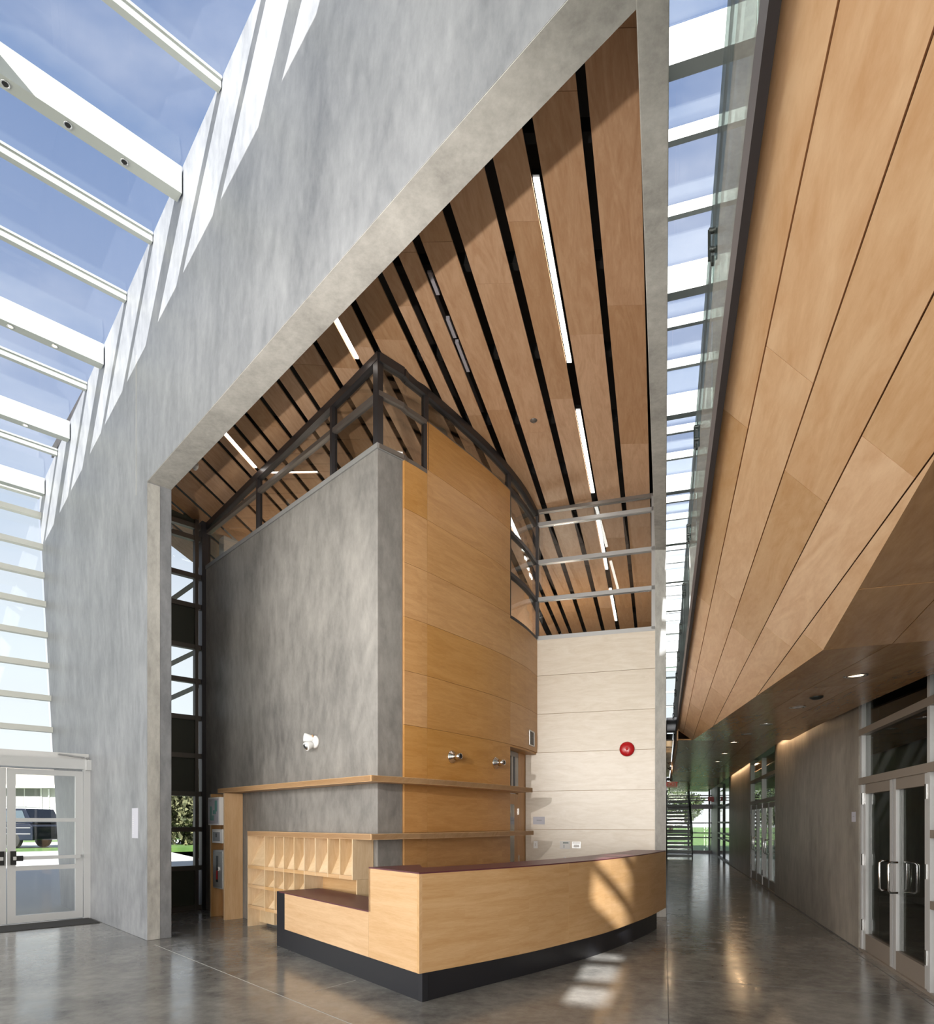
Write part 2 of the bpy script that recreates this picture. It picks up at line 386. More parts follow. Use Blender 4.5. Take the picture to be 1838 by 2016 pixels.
# ---- tower concrete leg
mb = MB(); mb.prism([(p.x, p.y) for p in (E, C, R0, E-LN*0.37)], 0, 5.84)
wall_tower = mb.build('wall_tower', 'concrete_tower', label='grey concrete wall block behind the shelves, below the high windows', cat='wall', kind=S, bevel=0.012)
MB().box(C+LN*0.012+UP*5.84-LD*0.0, LD*5.1, -LN*0.40, UP*0.06).build('sill_cap', 'grey_frame', wall_tower)
MB().box(C+LN*0.012+UP*5.84, -LN*0.40, -LD*0.012, UP*0.06).build('sill_cap', 'grey_frame', wall_tower)

# ---- tower curved wood face: panels
ZJ = [0.07, 0.72, 1.37, 2.02, 2.67, 3.32, 3.97, 4.62, 5.27, 5.90, 6.50]
root = thing('wall_curved', (0.2, 9.2, 0), 'curved wall of honey maple plywood panels rising beside the concrete block', 'wall', kind=S)
G = 0.004
def sub(P, a, b, ga=0.0, gb=0.0):
    Q = [p.copy() for p in P[a:b+1]]
    Q[0] = Q[0]+(Q[1]-Q[0]).normalized()*ga; Q[-1] = Q[-1]+(Q[-2]-Q[-1]).normalized()*gb
    return Q
back = [p-(offset(CURVE, 1.0)[i]-p)*0.03 for i, p in enumerate(CURVE)]
def back_sub(a, b): return back[a:b+1]
poly_strip('backing', back_sub(0, I839), 0.0, 5.86, 0.028, 'ply_edge', root)
poly_strip('backing', back_sub(I839, I1003), 0.0, 6.5, 0.028, 'ply_edge', root)
poly_strip('backing', back_sub(I1003, len(CURVE)-1), 2.67, 4.58, 0.028, 'ply_edge', root)
for k in range(10):
    z0, z1 = ZJ[k], ZJ[k+1]
    if z1 <= 5.91: poly_strip('panel', sub(CURVE, 0, I839, 0.012, G/2), z0+G/2, z1-G/2-(0.03 if k == 8 else 0), 0.018, 'maple_tower', root)
    poly_strip('panel', sub(CURVE, I839, I1003, G/2, G/2 if k >= 4 else 0), z0+G/2, z1-G/2, 0.018, 'maple_tower', root)
    if 4 <= k < 7: poly_strip('panel', sub(CURVE, I1003, len(CURVE)-1, G/2, 0), z0+G/2, min(z1, 4.58)-G/2, 0.018, 'maple_tower', root)
# soffit and reveal over the recessed door
mb = MB(); P = CURVE[I1003:]; Q = offset(P, -0.32)
mb.prism([(p.x, p.y) for p in P]+[(p.x, p.y) for p in reversed(Q)], 2.64, 2.67).build('door_soffit', 'maple_tower', root, (1, 0, 0))

# ---- pale back wall
B1 = V((3.03, 10.30, 0)); BD = V((-1, 0.3086, 0)).normalized(); B0 = B1+BD*2.12
root = thing('wall_back', (2.1, 10.6, 0), 'pale maple plywood wall of wide horizontal boards behind the desk', 'wall', kind=S)
bn = V((-BD.y, BD.x, 0)); 
if bn.y > 0: bn = -bn
MB().box(B1-bn*0.05, BD*2.12, bn*0.045, UP*4.58).build('backing', 'ply_edge', root)
for k in range(7):
    z0, z1 = ZJ[k] if k else 0.0, min(ZJ[k+1], 4.58)
    MB().box(B1+UP*(z0+0.003), BD*2.12, bn*0.018, UP*(z1-z0-0.006)).build('panel', 'maple_pale', root, BD)

# ---- door recess next to the curved wall
rd = V((0.361, 0.93, 0)).normalized(); r0 = V((0.56, 9.80, 0)); rn = V((rd.y, -rd.x, 0))
d1 = thing('door_2', tuple(r0), 'recessed wooden staff door with tall glass transom behind the shelf ends', 'door', kind=S)
MB().box(r0+UP*0.02, rd*0.78, -rn*0.05, UP*1.93).build('door_leaf', 'maple_tower', d1, UP)
MB().box(r0+rd*0.12+UP*0.10+rn*0.002, rd*0.42, rn*0.006, UP*1.68).build('vision_pane', 'door_glass_dark', d1)
MB().box(r0+rd*0.03+UP*0.98+rn*0.01, rd*0.12, rn*0.02, UP*0.02).build('door_handle', 'chrome', d1)
for z in (1.62, 0.85):
    MB().box(r0+rd*0.775+UP*z+rn*0.0, rd*0.03, rn*0.012, UP*0.10).build('hinge', 'chrome', d1)
MB().box(r0+UP*1.97, rd*0.78, -rn*0.06, UP*0.06).build('transom_bar', 'maple_tower', d1, rd)
MB().box(r0+UP*2.03-rn*0.03, rd*0.40, rn*0.01, UP*0.52).build('transom_pane', 'door_glass_dark', d1)
mb = MB(); mb.box(r0+UP*2.03+rd*0.40, rd*0.10, -rn*0.05, UP*0.56); mb.box(r0+UP*2.03+rd*0.62, rd*0.16, -rn*0.05, UP*0.56); mb.box(r0+UP*2.55, rd*0.78, -rn*0.05, UP*0.08)
mb.build('transom_frame', 'grey_frame', d1)
MB().box(r0+rd*0.79+UP*0.0, rd*0.52, -rn*0.05, UP*2.64).build('jamb_panel', 'maple_tower', d1, UP)
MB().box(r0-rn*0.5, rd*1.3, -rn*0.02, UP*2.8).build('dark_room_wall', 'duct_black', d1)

# ---- ceiling of the reception space: slats with dark gaps
gaps = [(-0.595, .08), (-1.065, .10), (-1.454, .095), (-1.934, .095), (-2.317, .092), (-2.596, .092), (-2.83, .085), (-3.275, .080), (-3.565, .07), (-3.957, .075), (-4.437, .072), (-4.72, .072), (-5.107, .072), (-5.484, .072), (-5.79, .072), (-6.02, .072), (-6.23, .072), (-6.72, .072), (-7.13, .072), (-7.61, .072), (-8.0, .072), (-8.45, .072)]
root = thing('ceiling', (0.5, 9, 7), 'sloping ceiling of long maple plywood boards separated by black slots', 'ceiling', kind=S)
def qp(q, Y, dz=0.0): return V((q+0.3*Y, Y, ceil_z(q, Y)+dz))
edges = []; hi = -0.152-0.0
for q, w in gaps:
    edges.append((q+w/2, hi)); hi = q-w/2
edges.append((hi-0.5, hi))
def y_start(q):        # board end just behind the lintel
    return (3.89+0.40*1.44-1.037*q)/(1+1.037*0.3)
for i, (q0, q1) in enumerate(edges):
    rnd = random.Random(i+3); Y = y_start((q0+q1)/2); yend = 24.0 if q1 > -3.0 else 15.5
    if q1 < -6.6: yend = 12.6
    Y1 = Y+rnd.uniform(0.5, 2.2)
    while Y < yend:
        Y1 = min(Y1, yend)
        b0, b1 = qp(q0, Y+0.001), qp(q1, Y+0.001); c0, c1 = qp(q0, Y1-0.003), qp(q1, Y1-0.003)
        MB().ext([b0, b1, c1, c0], (0, 0, 0.02)).build('ceiling_board', 'maple_ceiling', root, (0.29, 0.96, -0.06))
        Y = Y1; Y1 = Y+2.3
# dark plenum above the boards
mb = MB(); rows = []
for f_ in (0, 0.3, 0.6, 1.0):
    rows.append([V((q+0.3*(y_start(q)+(25-y_start(q))*f_), y_start(q)+(25-y_start(q))*f_, ceil_z(q, y_start(q)+(25-y_start(q))*f_)+0.55)) for q in (-0.2, -1.5, -2.75, -3.3, -5, -7, -9.2)])
mb.grid(rows); mb.build('plenum_liner', 'duct_black', root)
mb = MB()
for i in range(16):
    Y = 4.2+i*1.15
    for q0, q1 in ((-0.2, -2.7), (-2.75, -4.6), (-4.6, -6.4)):
        if Y < y_start((q0+q1)/2)+0.2: continue
        mb.bar(qp(q0, Y, 0.14), qp(q1, Y, 0.14), 0.09, 0.12)
mb.build('black_purlins', 'dark_void', root)
for k, (u0, v0, u1, v1) in enumerate([(846, 548, 868, 592), (875, 640, 898, 676), (900, 685, 926, 742)]):
    q = -2.325
    Ya = 5.964/((HZ-v0)/FPX-.0235*(u0-CX)/FPX+.0646); Yb = 5.964/((HZ-v1)/FPX-.0235*(u1-CX)/FPX+.0646)
    MB().ext([qp(q-0.035, Ya, .06), qp(q+0.005, Ya, .06), qp(q+0.005, Yb, .06), qp(q-0.035, Yb, .06)], (0, 0, .04)).build('insulation_batt', 'insulation', root)
# sprinkler rosette in the ceiling
p = on_plane(1050, 828, qp(-1.6, 9), (0.0235, -0.0646, -1)); 
MB().lathe(p+V((0, 0, 0.01)), (0, 0, -1), [(0, .05), (.012, .05), (.02, .03), (.035, .02)], 16).build('sprinkler', 'bronze_frame', label='small round sprinkler head in the slatted ceiling', cat='sprinkler')
p = on_plane(384, 916, qp(-6, 9.3), (0.0, -0.16, -1))
MB().lathe(p+V((0, 0, .02)), (0, 0, -1), [(0, .05), (.05, .045), (.09, .02)], 14).build('smoke_detector', 'white', label='small white detector under the slatted ceiling by the lintel left end', cat='detector')

# ---- linear luminaires in the slots
def luminaire(q, Ya, Yb, label, w=0.026):
    o = thing('strip_light', tuple(qp(q, Ya, 0)), label, 'light', 'strip lights in the ceiling slots')
    MB().ext([qp(q-w, Ya, .004), qp(q+w, Ya, .004), qp(q+w, Yb, .004), qp(q-w, Yb, .004)], (0, 0, .02)).build('diffuser', 'strip_light', o)
    MB().ext([qp(q-w-.006, Ya-.02, .025), qp(q+w+.006, Ya-.02, .025), qp(q+w+.006, Yb+.02, .025), qp(q-w-.006, Yb+.02, .025)], (0, 0, .05)).build('housing', 'black', o)
luminaire(-1.075, 5.60, 7.67, 'long lit strip light in the ceiling, nearest the lintel on the right')
luminaire(-1.075, 8.50, 10.40, 'lit strip light in the ceiling just before the right-hand high window')
for k in range(3): luminaire(-1.075, 11.25+k*2.85, 13.15+k*2.85, ['lit strip light seen through the top panes of the right high window', 'lit strip light seen through the middle panes of the right high window', 'lit strip light seen through the lowest pane of the right high window'][k])
luminaire(-3.565, 6.85, 7.55, 'short lit strip light between lintel and peak of the high windows', 0.022)
luminaire(-6.02, 8.85, 9.55, 'short lit strip light low over the left end of the high windows', 0.022)
luminaire(-2.596, 10.0, 12.0, 'lit strip light behind the corner pane of the high windows')
luminaire(-3.957, 11.6, 13.4, 'lit strip light behind the long left run of high windows')

# ---- clerestory frames and panes
def top_z(p): return ceil_at(p.x, p.y)-0.005
w3 = thing('window_3', (-2.8, 9.2, 5.9), 'dark framed high windows running along the top of the concrete block', 'window', kind=S)
def lp(k, z, off=0.0): return C+LD*k+LN*off+UP*z
L5 = (E-C).length
mb = MB()
nseg = 8
for i in range(nseg):
    a, b = lp(L5*i/nseg, 0, -0.04), lp(L5*(i+1)/nseg, 0, -0.04)
    mb.bar(a+UP*(top_z(a)-0.05), b+UP*(top_z(b)-0.05), 0.09, 0.10)
mb.build('head_rail', 'dark_frame', w3)
MB().bar(lp(0.03, 6.48, -0.04), lp(L5, 6.48, -0.04), 0.07, 0.055).build('middle_rail', 'bronze_frame', w3)
ks = [0.0]
for u in (651, 505, 404):
    rx = (u-CX)/FPX; ks.append((C.x-rx*C.y)/(rx*LD.y-LD.x))
for i, k in enumerate(ks):
    a = lp(max(k, 0.04), 5.90, -0.04); MB().bar(a, V((a.x, a.y, top_z(a)-0.08)), 0.045 if i else 0.09, 0.08, up=LN).build('mullion', 'dark_frame', w3)
for i in range(3):
    k0, k1 = ks[i]+0.05, ks[i+1]-0.03
    a, b = lp(k0, 0, -0.05), lp(k1, 0, -0.05)
    MB().ext([a+UP*5.9, b+UP*5.9, b+UP*6.46, a+UP*6.46], LN*0.008).build('pane', 'clerestory_glass', w3)
    MB().ext([a+UP*6.505, b+UP*6.505, V((b.x, b.y, top_z(b)-.09)), V((a.x, a.y, top_z(a)-.09))], LN*0.008).build('pane', 'clerestory_glass', w3)
w4 = thing('window_4', (0.2, 9.2, 5.9), 'dark framed high windows curving above the maple wall', 'window', kind=S)
CW = [p for p in offset(CURVE, -0.02)]; CW[0] = C-LN*0.37
allp = [C-LN*0.02+LD*0.02]+CW
mb = MB()
for a, b in zip(allp[:-1], allp[1:]): mb.bar(a+UP*(top_z(a)-0.05), b+UP*(top_z(b)-0.05), 0.09, 0.10)
mb.build('head_rail', 'dark_frame', w4)
mb = MB()
for a, b in zip(allp[:I1003+1], allp[1:I1003+2]): mb.bar(a+UP*6.49, b+UP*6.49, 0.07, 0.055)
mb.build('middle_rail', 'bronze_frame', w4)
mb = MB()
for a, b in zip(allp[:I839+1], allp[1:I839+2]): mb.bar(a+UP*5.87, b+UP*5.87, 0.08, 0.05)
mb.build('sill_rail', 'bronze_frame', w4)
def panes(P, z0, z1, mat='clerestory_glass'):
    if z1 is None: top = [top_z(p)-0.09 for p in P]
    else: top = [z1]*len(P)
    Q = offset(P, 0.008); mb = MB(); n = len(P)
    ring = lambda R: [[R[i]+UP*z0, R[i]+UP*top[i]] for i in range(n)]
    a, b = ring(P), ring(Q); mb.grid(a); mb.grid(b); mb.build('pane', mat, w4)
panes(allp[:I839+2], 5.9, 6.46); panes(allp[:I839+2], 6.52, None); panes(allp[I839+1:I1003+2], 6.52, None)
for i, z0 in ((I839+1, 5.9), (I1003+1, 4.62)):
    a = allp[i]; MB().bar(a+UP*z0, V((a.x, a.y, top_z(a)-.08)), 0.07, 0.06, up=LN).build('mullion', 'dark_frame', w4)
P3 = allp[I1003+1:]
for z in (4.60, 5.26, 5.89, 6.54):
    mb = MB()
    for a, b in zip(P3[:-1], P3[1:]): mb.bar(a+UP*z, b+UP*z, 0.07, 0.06)
    mb.build('rail', 'dark_frame', w4)
for z0, z1 in ((4.63, 5.23), (5.29, 5.86), (5.92, 6.51), (6.57, None)): panes(P3, z0, z1)
# right-hand grid window over the pale wall
w5 = thing('window_5', (2.1, 10.6, 4.6), 'grey framed interior window with four horizontal panes over the pale wall', 'window', kind=S)
Wd = B1+BD*1.93; Wr = B1+BD*0.0
for z, h in ((4.61, .07), (5.27, .065), (5.90, .065), (6.54, .06), (6.765, .05)):
    MB().box(Wr+UP*(z-h/2)+bn*0.02, BD*1.95, -bn*0.08, UP*h).build('rail', 'grey_frame' if z < 6.7 else 'bronze_frame', w5)
MB().box(Wr+UP*4.6+bn*0.02, BD*0.06, -bn*0.08, UP*2.18).build('mullion', 'grey_frame', w5)
MB().box(Wr+UP*4.6+BD*1.90+bn*0.02, BD*0.05, -bn*0.08, UP*2.18).build('mullion', 'dark_frame', w5)
for z0, z1 in ((4.645, 5.235), (5.305, 5.865), (5.935, 6.51), (6.57, 6.74)):
    MB().box(Wr+UP*z0+BD*0.06-bn*0.02, BD*1.84, -bn*0.008, UP*(z1-z0)).build('pane', 'clerestory_glass', w5)
# room behind the high windows
wr = thing('wall_rear', (0, 20, 0), 'dark rear walls of the upper rooms seen through the high windows', 'wall', kind=S)
MB().prism([(p.x, p.y) for p in (E-LN*0.37, E-LN*14, E-LN*14+LD*0.2, E-LN*0.37+LD*0.2)], 0, 8.6).build('side_wall', 'offwhite', wr)
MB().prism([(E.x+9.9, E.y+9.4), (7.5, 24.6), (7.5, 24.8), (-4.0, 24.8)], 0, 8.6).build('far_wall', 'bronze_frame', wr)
MB().prism([(p.x, p.y) for p in (pc(-0.16, 17.2), pc(-1.6, 17.65), pc(-1.6, 17.8), pc(-0.16, 17.4))], 4.0, 5.75).build('white_partition', 'white', wr)
for (u, v) in ((676, 870), (520, 975)):
    rx = (u-CX)/FPX; k = (C.x-rx*C.y)/(rx*LD.y-LD.x); p = C+LD*(k-0.25)-LN*1.3
    MB().tube([p+UP*4.2, p+UP*6.75], 0.16, 20).build('column', 'offwhite', wr)
MB().prism([(p.x, p.y) for p in (E-LN*0.4, C-LN*0.4, CURVE[10]-V((.1, -.1, 0)), V((1.1, 11.2, 0)), V((0.5, 16, 0)), V((-1.5, 20, 0)))], 4.3, 4.4).build('upper_floor_slab', 'concrete_dark', wr)

lamp('room_fill', 'POINT', (2.2, 14.5, 4.9), 80, (1.0, 0.86, 0.70), shadow_soft_size=0.25)  # unseen point lights added to brighten the ceiling behind the high windows
lamp('room_fill', 'POINT', (-2.2, 11.8, 4.9), 60, (1.0, 0.86, 0.70), shadow_soft_size=0.25)
# ---- end window beside the tower (between big wall and tower)
w2 = thing('window_2', tuple(pw(-2.55, 1.0)), 'tall bronze framed window with glass and grey infill panels in the gap behind the wall', 'window', kind=S)
def ep(t, z): return pw(-2.55, t, z)
def ez(v): return 1.5+(HZ-v)/FPX*10.75
T0, T1 = 0.3, 1.66
ys = [(1020, 1034, 'g'), (1118, 1140, 'g'), (1188, 1263, 'p'), (1266, 1276, 'g'), (1333, 1341, 'g'), (1410, 1483, 'p'), (1490, 1560, 'p'), (1563, 1628, 'g')]
MB().box(ep(T1-0.12, 0), WT*0.06, WS*0.10, UP*6.7).build('mullion', 'bronze_frame', w2)
MB().box(ep(T1-0.02, 0), WT*0.10, WS*0.14, UP*6.7).build('post', 'dark_frame', w2)
MB().box(ep(T0, 0), WT*0.06, WS*0.10, UP*6.7).build('mullion', 'bronze_frame', w2)
bars = [1026, 1050, 1126, 1186, 1268, 1336, 1410, 1486, 1562, 1633, 1710]
for v in bars:
    MB().box(ep(T0, ez(v)-0.04), WT*(T1-T0), WS*0.09, UP*0.08).build('rail', 'bronze_frame', w2)
MB().box(ep(T0, 0), WT*(T1-T0), WS*0.09, UP*0.08).build('rail', 'bronze_frame', w2)
kinds = ['p', 'g', 'g', 'g', 'p', 'g', 'g', 'p', 'p', 'g', 'g', 'p']
zz = [6.75]+[ez(v) for v in bars]+[0.05]
for i, kd in enumerate(kinds):
    z1, z0 = zz[i], zz[i+1]
    if kd == 'g': MB().box(ep(T0+.06, z0+.03)+WS*0.04, WT*(T1-T0-.14), WS*0.008, UP*(z1-z0-.06)).build('pane', 'clear_glass', w2)
    else: MB().box(ep(T0+.06, z0+.03)+WS*0.03, WT*(T1-T0-.14), WS*0.03, UP*(z1-z0-.06)).build('infill_panel', 'grey_panel', w2)
MB().box(pw(-2.3, 0.1, 6.3), WT*1.0, WS*0.06, UP*0.05).build('conduit_rail', 'offwhite', w2)

# ---- opaque roofs
roof = thing('ceiling_2', (0, 0, 9), 'roof decks above the hall and rooms', 'roof', kind=S)
mb = MB()
mb.ext([pw(-6.6, -2.05, roof_z(-6.6)), pw(9.5, -2.05, roof_z(9.5)), pw(9.5, -16, roof_z(9.5)), pw(-6.6, -13, roof_z(-6.6))], (0, 0, -0.2))
mb.build('hall_roof', 'offwhite', roof)
mb = MB(); mb.prism([(p.x, p.y) for p in (pw(-6.6, 0.25), pw(SR-0.1, 0.25), pc(-0.10, 31.4), pc(-0.1-14, 31.4), E-LN*0.3+LD*3)], 8.9, 9.1)
mb.build('room_roof', 'duct_black', roof)
mb = MB(); mb.prism([(p.x, p.y) for p in (pc(0.9, -13), pc(12, -13), pc(12, 31.6), pc(0.9, 31.6))], 9.42, 9.6); mb.build('upper_roof', 'offwhite', roof)
mb = MB(); mb.prism([(-16, -13.2), tuple(pc(-0.40, -13.2))[:2], tuple(pc(-0.40, -0.2))[:2], (-16, -0.2)], 9.9, 10.1); mb.build('rear_roof', 'offwhite', roof)

# ---- left skylight: beams, purlins, panes
w1 = thing('window_1', tuple(pw(0, -1, 9)), 'sloping glass skylight along the top of the big concrete wall', 'window', kind=S)
sY = [6.47, 7.24, 7.93, 8.68, 9.45, 10.13, 10.9, 11.56, 12.3]
ss = [(8.08-y)/0.72 for y in sY]; step = 1.02
more = [ss[0]+step*k for k in range(1, 8)]
big = {1, 4, 6, 8}
allS = [(s, i in big) for i, s in enumerate(ss)] + [(s, k % 3 == 1) for k, s in enumerate(more)]
def spot_can(p, axis, parent, name='downlight', lit=False):
    MB().lathe(p, axis, [(0, .040), (.006, .040), (.006, .030), (-.02, .026)], 18).build('trim_ring', 'chrome', parent)
    MB().lathe(p+V(axis).normalized()*0.001, axis, [(0, .027), (.003, .027)], 16).build('lamp_face', 'lamp_glow' if lit else 'black', parent)
for s, isb in allS:
    z = roof_z(s)
    if isb:
        MB().box(pw(s-0.07, -1.95, z-0.34), WT*1.93, WS*0.14, UP*0.30).build('beam', 'beam_grey', w1)
    else:
        mbp = MB(); mbp.box(pw(s-0.035, -1.95, z-0.12), WT*1.94, WS*0.07, UP*0.08); mbp.box(pw(s-0.05, -1.95, z-0.04), WT*1.94, WS*0.10, UP*0.03)
        mbp.build('glazing_bar', 'beam_grey', w1)
sl_ = sorted([s for s, _ in allS], reverse=True); sl_ = [sl_[0]+step]+sl_+[-6.3]
for a, b in zip(sl_[:-1], sl_[1:]):
    MB().ext([pw(a-.01, -1.95, roof_z(a)), pw(b+.01, -1.95, roof_z(b)), pw(b+.01, 0.0, roof_z(b)), pw(a-.01, 0.0, roof_z(a))], (0, 0, 0.012)).build('pane', 'skylight_glass', w1)
MB().bar(pw(-6.4, -1.98, roof_z(-6.4)-.12), pw(9.5, -1.98, roof_z(9.5)-.12), 0.10, 0.20).build('edge_beam', 'beam_grey', w1)
# downlights on the undersides of the beams
n = 0
for (u, v, lit) in ((14, 147, 0), (140, 225, 0), (254, 296, 0), (30, 612, 1), (121, 650, 1), (64, 806, 1)):
    cand = min((s for s, b_ in allS if b_), key=lambda s: abs((on_plane(u, v, pw(s, 0, roof_z(s)-0.34), (0, 0, 1))-W0).dot(WS)-s))
    p = on_plane(u, v, (0, 0, roof_z(cand)-0.343), (0, 0, 1)); tt = (p-W0).dot(WT)
    p = pw(cand, tt, roof_z(cand)-0.342)
    o = thing('beam_spotlight', tuple(p), ['round recessed spotlight at the far left of the nearest skylight beam', 'round recessed spotlight in the middle of the nearest skylight beam', 'round recessed spotlight nearest the wall on the nearest skylight beam', 'lit spotlight at the left of the second skylight beam', 'lit spotlight nearer the wall on the second skylight beam', 'lit spotlight under the third skylight beam'][n], 'light', 'spotlights under the skylight beams')
    spot_can(p, (0, 0, -1), o, lit=bool(lit)); n += 1

# ---- curtain wall at the far left
w6 = thing('window_6', tuple(pw(-5.2, -1, 2.6)), 'outward leaning glass wall with horizontal cream mullions at the far left', 'window', kind=S)
def lean(z): return -5.17-(z-2.6)*0.231
cv = [(70, 980), (71, 1030), (78, 1085), (81, 1140), (84, 1196), (88, 1255), (92, 1314), (96, 1377), (100, 1438)]
zs = []
for u, v in cv: zs.append(on_wall(u, v).z)
zs = [7.95]+zs+[2.62]
zs = sorted(set(round(z, 3) for z in zs), reverse=True)
TL = -9.0
for z in zs:
    MB().box(pw(lean(z), TL, z-0.055), WT*(-TL), WS*0.12, UP*0.10).build('mullion', 'mullion_cream', w6)
for z1, z0 in zip(zs[:-1], zs[1:]):
    for t0, t1 in ((-0.02, -3.0), (-3.0, -6.0), (-6.0, TL)):
        MB().ext([pw(lean(z0), t0-.01, z0+.02), pw(lean(z1), t0-.01, z1-.02), pw(lean(z1), t1+.01, z1-.02), pw(lean(z0), t1+.01, z0+.02)], WS*0.012).build('pane', 'clear_glass', w6)
for t in (-3.0, -6.0, TL):
    MB().bar(pw(lean(2.6), t, 2.6), pw(lean(7.95), t, 7.95), 0.10, 0.12, up=WT).build('post', 'mullion_cream', w6)
MB().ext([pw(-2.73, 0, 2.46), pw(-5.2, 0, 2.46), pw(-5.2, TL, 2.46), pw(-2.73, TL, 2.46)], (0, 0, 0.1)).build('vestibule_roof', 'offwhite', w6)

# ---- rear and side enclosure of the hall (behind the camera)
wb = thing('wall_rear_hall', (-7, -13, 0), 'glazed rear facade of the hall behind the viewer', 'wall', kind=S)
for x in (-16, -13, -10, -7, -4, -1.4): MB().box((x-.08, -13.1, 0), (0.16, 0, 0), (0, 0.2, 0), (0, 0, 9.8)).build('post', 'beam_white', wb)
for z in (0.0, 2.2, 4.2, 6.2): MB().box((-16, -13.08, z), (14, 0, 0), (0, 0.16, 0), (0, 0, 0.1)).build('rail', 'beam_white', wb)
MB().box((-16, -13.08, 8.2), (12.0, 0, 0), (0, 0.2, 0), (0, 0, 1.6)).build('upper_wall', 'offwhite', wb)
for y in (-13, -10.5, -8, -5, -2, 1.2): MB().box((-16.1, y-.08, 0), (0.2, 0, 0), (0, 0.16, 0), (0, 0, 9.6)).build('post', 'beam_white', wb)
MB().box((-16.1, -13, 7.6), (0.2, 0, 0), (0, 15.5, 0), (0, 0, 2.2)).build('upper_wall', 'offwhite', wb)

# ---- corridor skylight: beams and glass
w7 = thing('window_7', tuple(pc(0.4, 12, 9.3)), 'narrow glass skylight over the corridor crossed by white beams', 'window', kind=S)
def cross_box(c0, c1, Y, z0, z1, wy, name, mat, par, **k):      # bar square to the corridor
    a, b = pc(c0, Y, z0), pc(c0, Y, z0)+CR*((c1-c0)*0.955)
    return MB().box(a, b-a, CD*wy, UP*(z1-z0)).build(name, mat, par, **k)
YB = [6.36+2.74*k for k in range(-7, 10)]
for Y in YB:
    cross_box(0.0 if Y > 2 else -0.9, 0.93, Y, 9.0, 9.38, 0.15, 'beam', 'beam_white', w7)
    for f_ in (0.335, 0.665):
        cross_box(0.0 if Y > 1 else -0.9, 0.93, Y+2.74*f_, 9.22, 9.36, 0.07, 'glazing_bar', 'beam_white', w7)
    cross_box(0.0 if Y > 2 else -0.9, 0.93, Y+0.02, 9.40, 9.412, 2.74*1.0466-0.02, 'pane', 'skylight_glass', w7)
MB().ext([pc(0.9, -13, 3.25), pc(0.9, 31.4, 3.25), pc(0.9, 31.4, 9.4), pc(0.9, -13, 9.4)], V((0.12, 0, 0))).build('wall_upper', 'slot_wall', label='grey upper wall beside the corridor skylight, behind the glass balustrade', cat='wall', kind=S)
MB().ext([pc(-0.95, -13, 6.8), pc(-0.95, 1.9, 6.8), pc(-0.95, 1.9, 9.4), pc(-0.95, -13, 9.4)], V((0.55, 0, 0))).build('wall_upper_rear', 'offwhite', label='upper wall strip behind the viewer, edge placed to trim the sun patches', cat='wall', kind=S)  # unseen strip whose edge bounds the sun slot behind the viewer
MB().ext([pc(0.13, -13, 9.42), pc(0.13, 1.0, 9.42), pc(0.95, 1.0, 9.42), pc(0.95, -13, 9.42)], UP*0.1).build('sun_blocker', 'offwhite', w7)  # unseen blocker added to narrow the sun patches on desk and floor
MB().ext([pc(-0.4, -4.7, 9.44), pc(-0.4, 1.0, 9.44), pc(0.3, 1.0, 9.44), pc(0.3, -4.7, 9.44)], UP*0.1).build('sun_blocker', 'offwhite', w7)  # second unseen blocker, keeps stray sun off the pale wall
MB().ext([pc(0, 31.3, 0)+UP*6.4, pc(0.92, 31.3, 0)+UP*6.4, pc(0.92, 31.3, 0)+UP*6.5, pc(0, 31.3, 0)+UP*6.5], CD*0.08).build('end_rail', 'beam_white', w7)
for z in (7.1, 7.8, 8.5): cross_box(0, 0.93, 31.3, z, z+.08, 0.08, 'end_rail', 'beam_white', w7)

# ---- wood hull over the corridor edge
A_, Sg = 1.81, 0.8
def hz(c): return 1.5+A_-Sg*c
rs = [0.14, 0.212, 0.34, 0.509, 0.73, 0.96]
cs = [r*A_/(1+Sg*r) for r in rs]
P1, P2, PE = (0.485, 11.2), (0.96, 3.88), (0.8436, 2.006)
def half(poly, a, b):       # keep the side where c is smaller than the line a-b
    def val(p): return (b[0]-a[0])*(p[1]-a[1])-(b[1]-a[1])*(p[0]-a[0])
    ref = val((-5, (a[1]+b[1])/2)); sg = 1 if ref > 0 else -1; o = []
    for i in range(len(poly)):
        p, q = poly[i], poly[(i+1) % len(poly)]; vp, vq = val(p)*sg, val(q)*sg
        if vp >= 0: o.append(p)
        if vp*vq < 0: t_ = vp/(vp-vq); o.append((p[0]+(q[0]-p[0])*t_, p[1]+(q[1]-p[1])*t_))
    return o
hull = thing('ceiling_3', tuple(pc(0.6, 6, 2.6)), 'slanted underside of the gallery clad in large maple plywood panels', 'ceiling', kind=S)
joints = [2.52, 2.08, 2.59, 2.13, 1.81]
hn = V((0, 0, 1))
for i in range(5):
    c0, c1 = cs[i]+(0.0022 if i else 0), cs[i+1]-0.0022
    ys = [joints[i]+2.07*k for k in range(-5, 6)]
    ys = [-8.0]+[y for y in ys if -7.5 < y < 11.0]+[11.2]
    for y0, y1 in zip(ys[:-1], ys[1:]):
        sh = 0.3*(c1-c0)
        poly = [(c0, y0+.0015), (c1, y0+.0015-sh*0), (c1, y1-.0015), (c0, y1-.0015)]
        poly = half(poly, P1, P2); 
        if len(poly) >= 3: poly = half(poly, P2, (P2[0]-0.0621*11.88, -8.0))
        if len(poly) < 3: continue
        MB().ext([pc(c, y, hz(c)) for c, y in poly], V((0.012, 0, 0.015))).build('hull_panel', 'maple', hull, CD)
poly = half(half([(cs[0], -8), (1.0, -8), (1.0, 11.2), (cs[0], 11.2)], P1, P2), P2, (P2[0]-0.0621*11.88, -8.0))
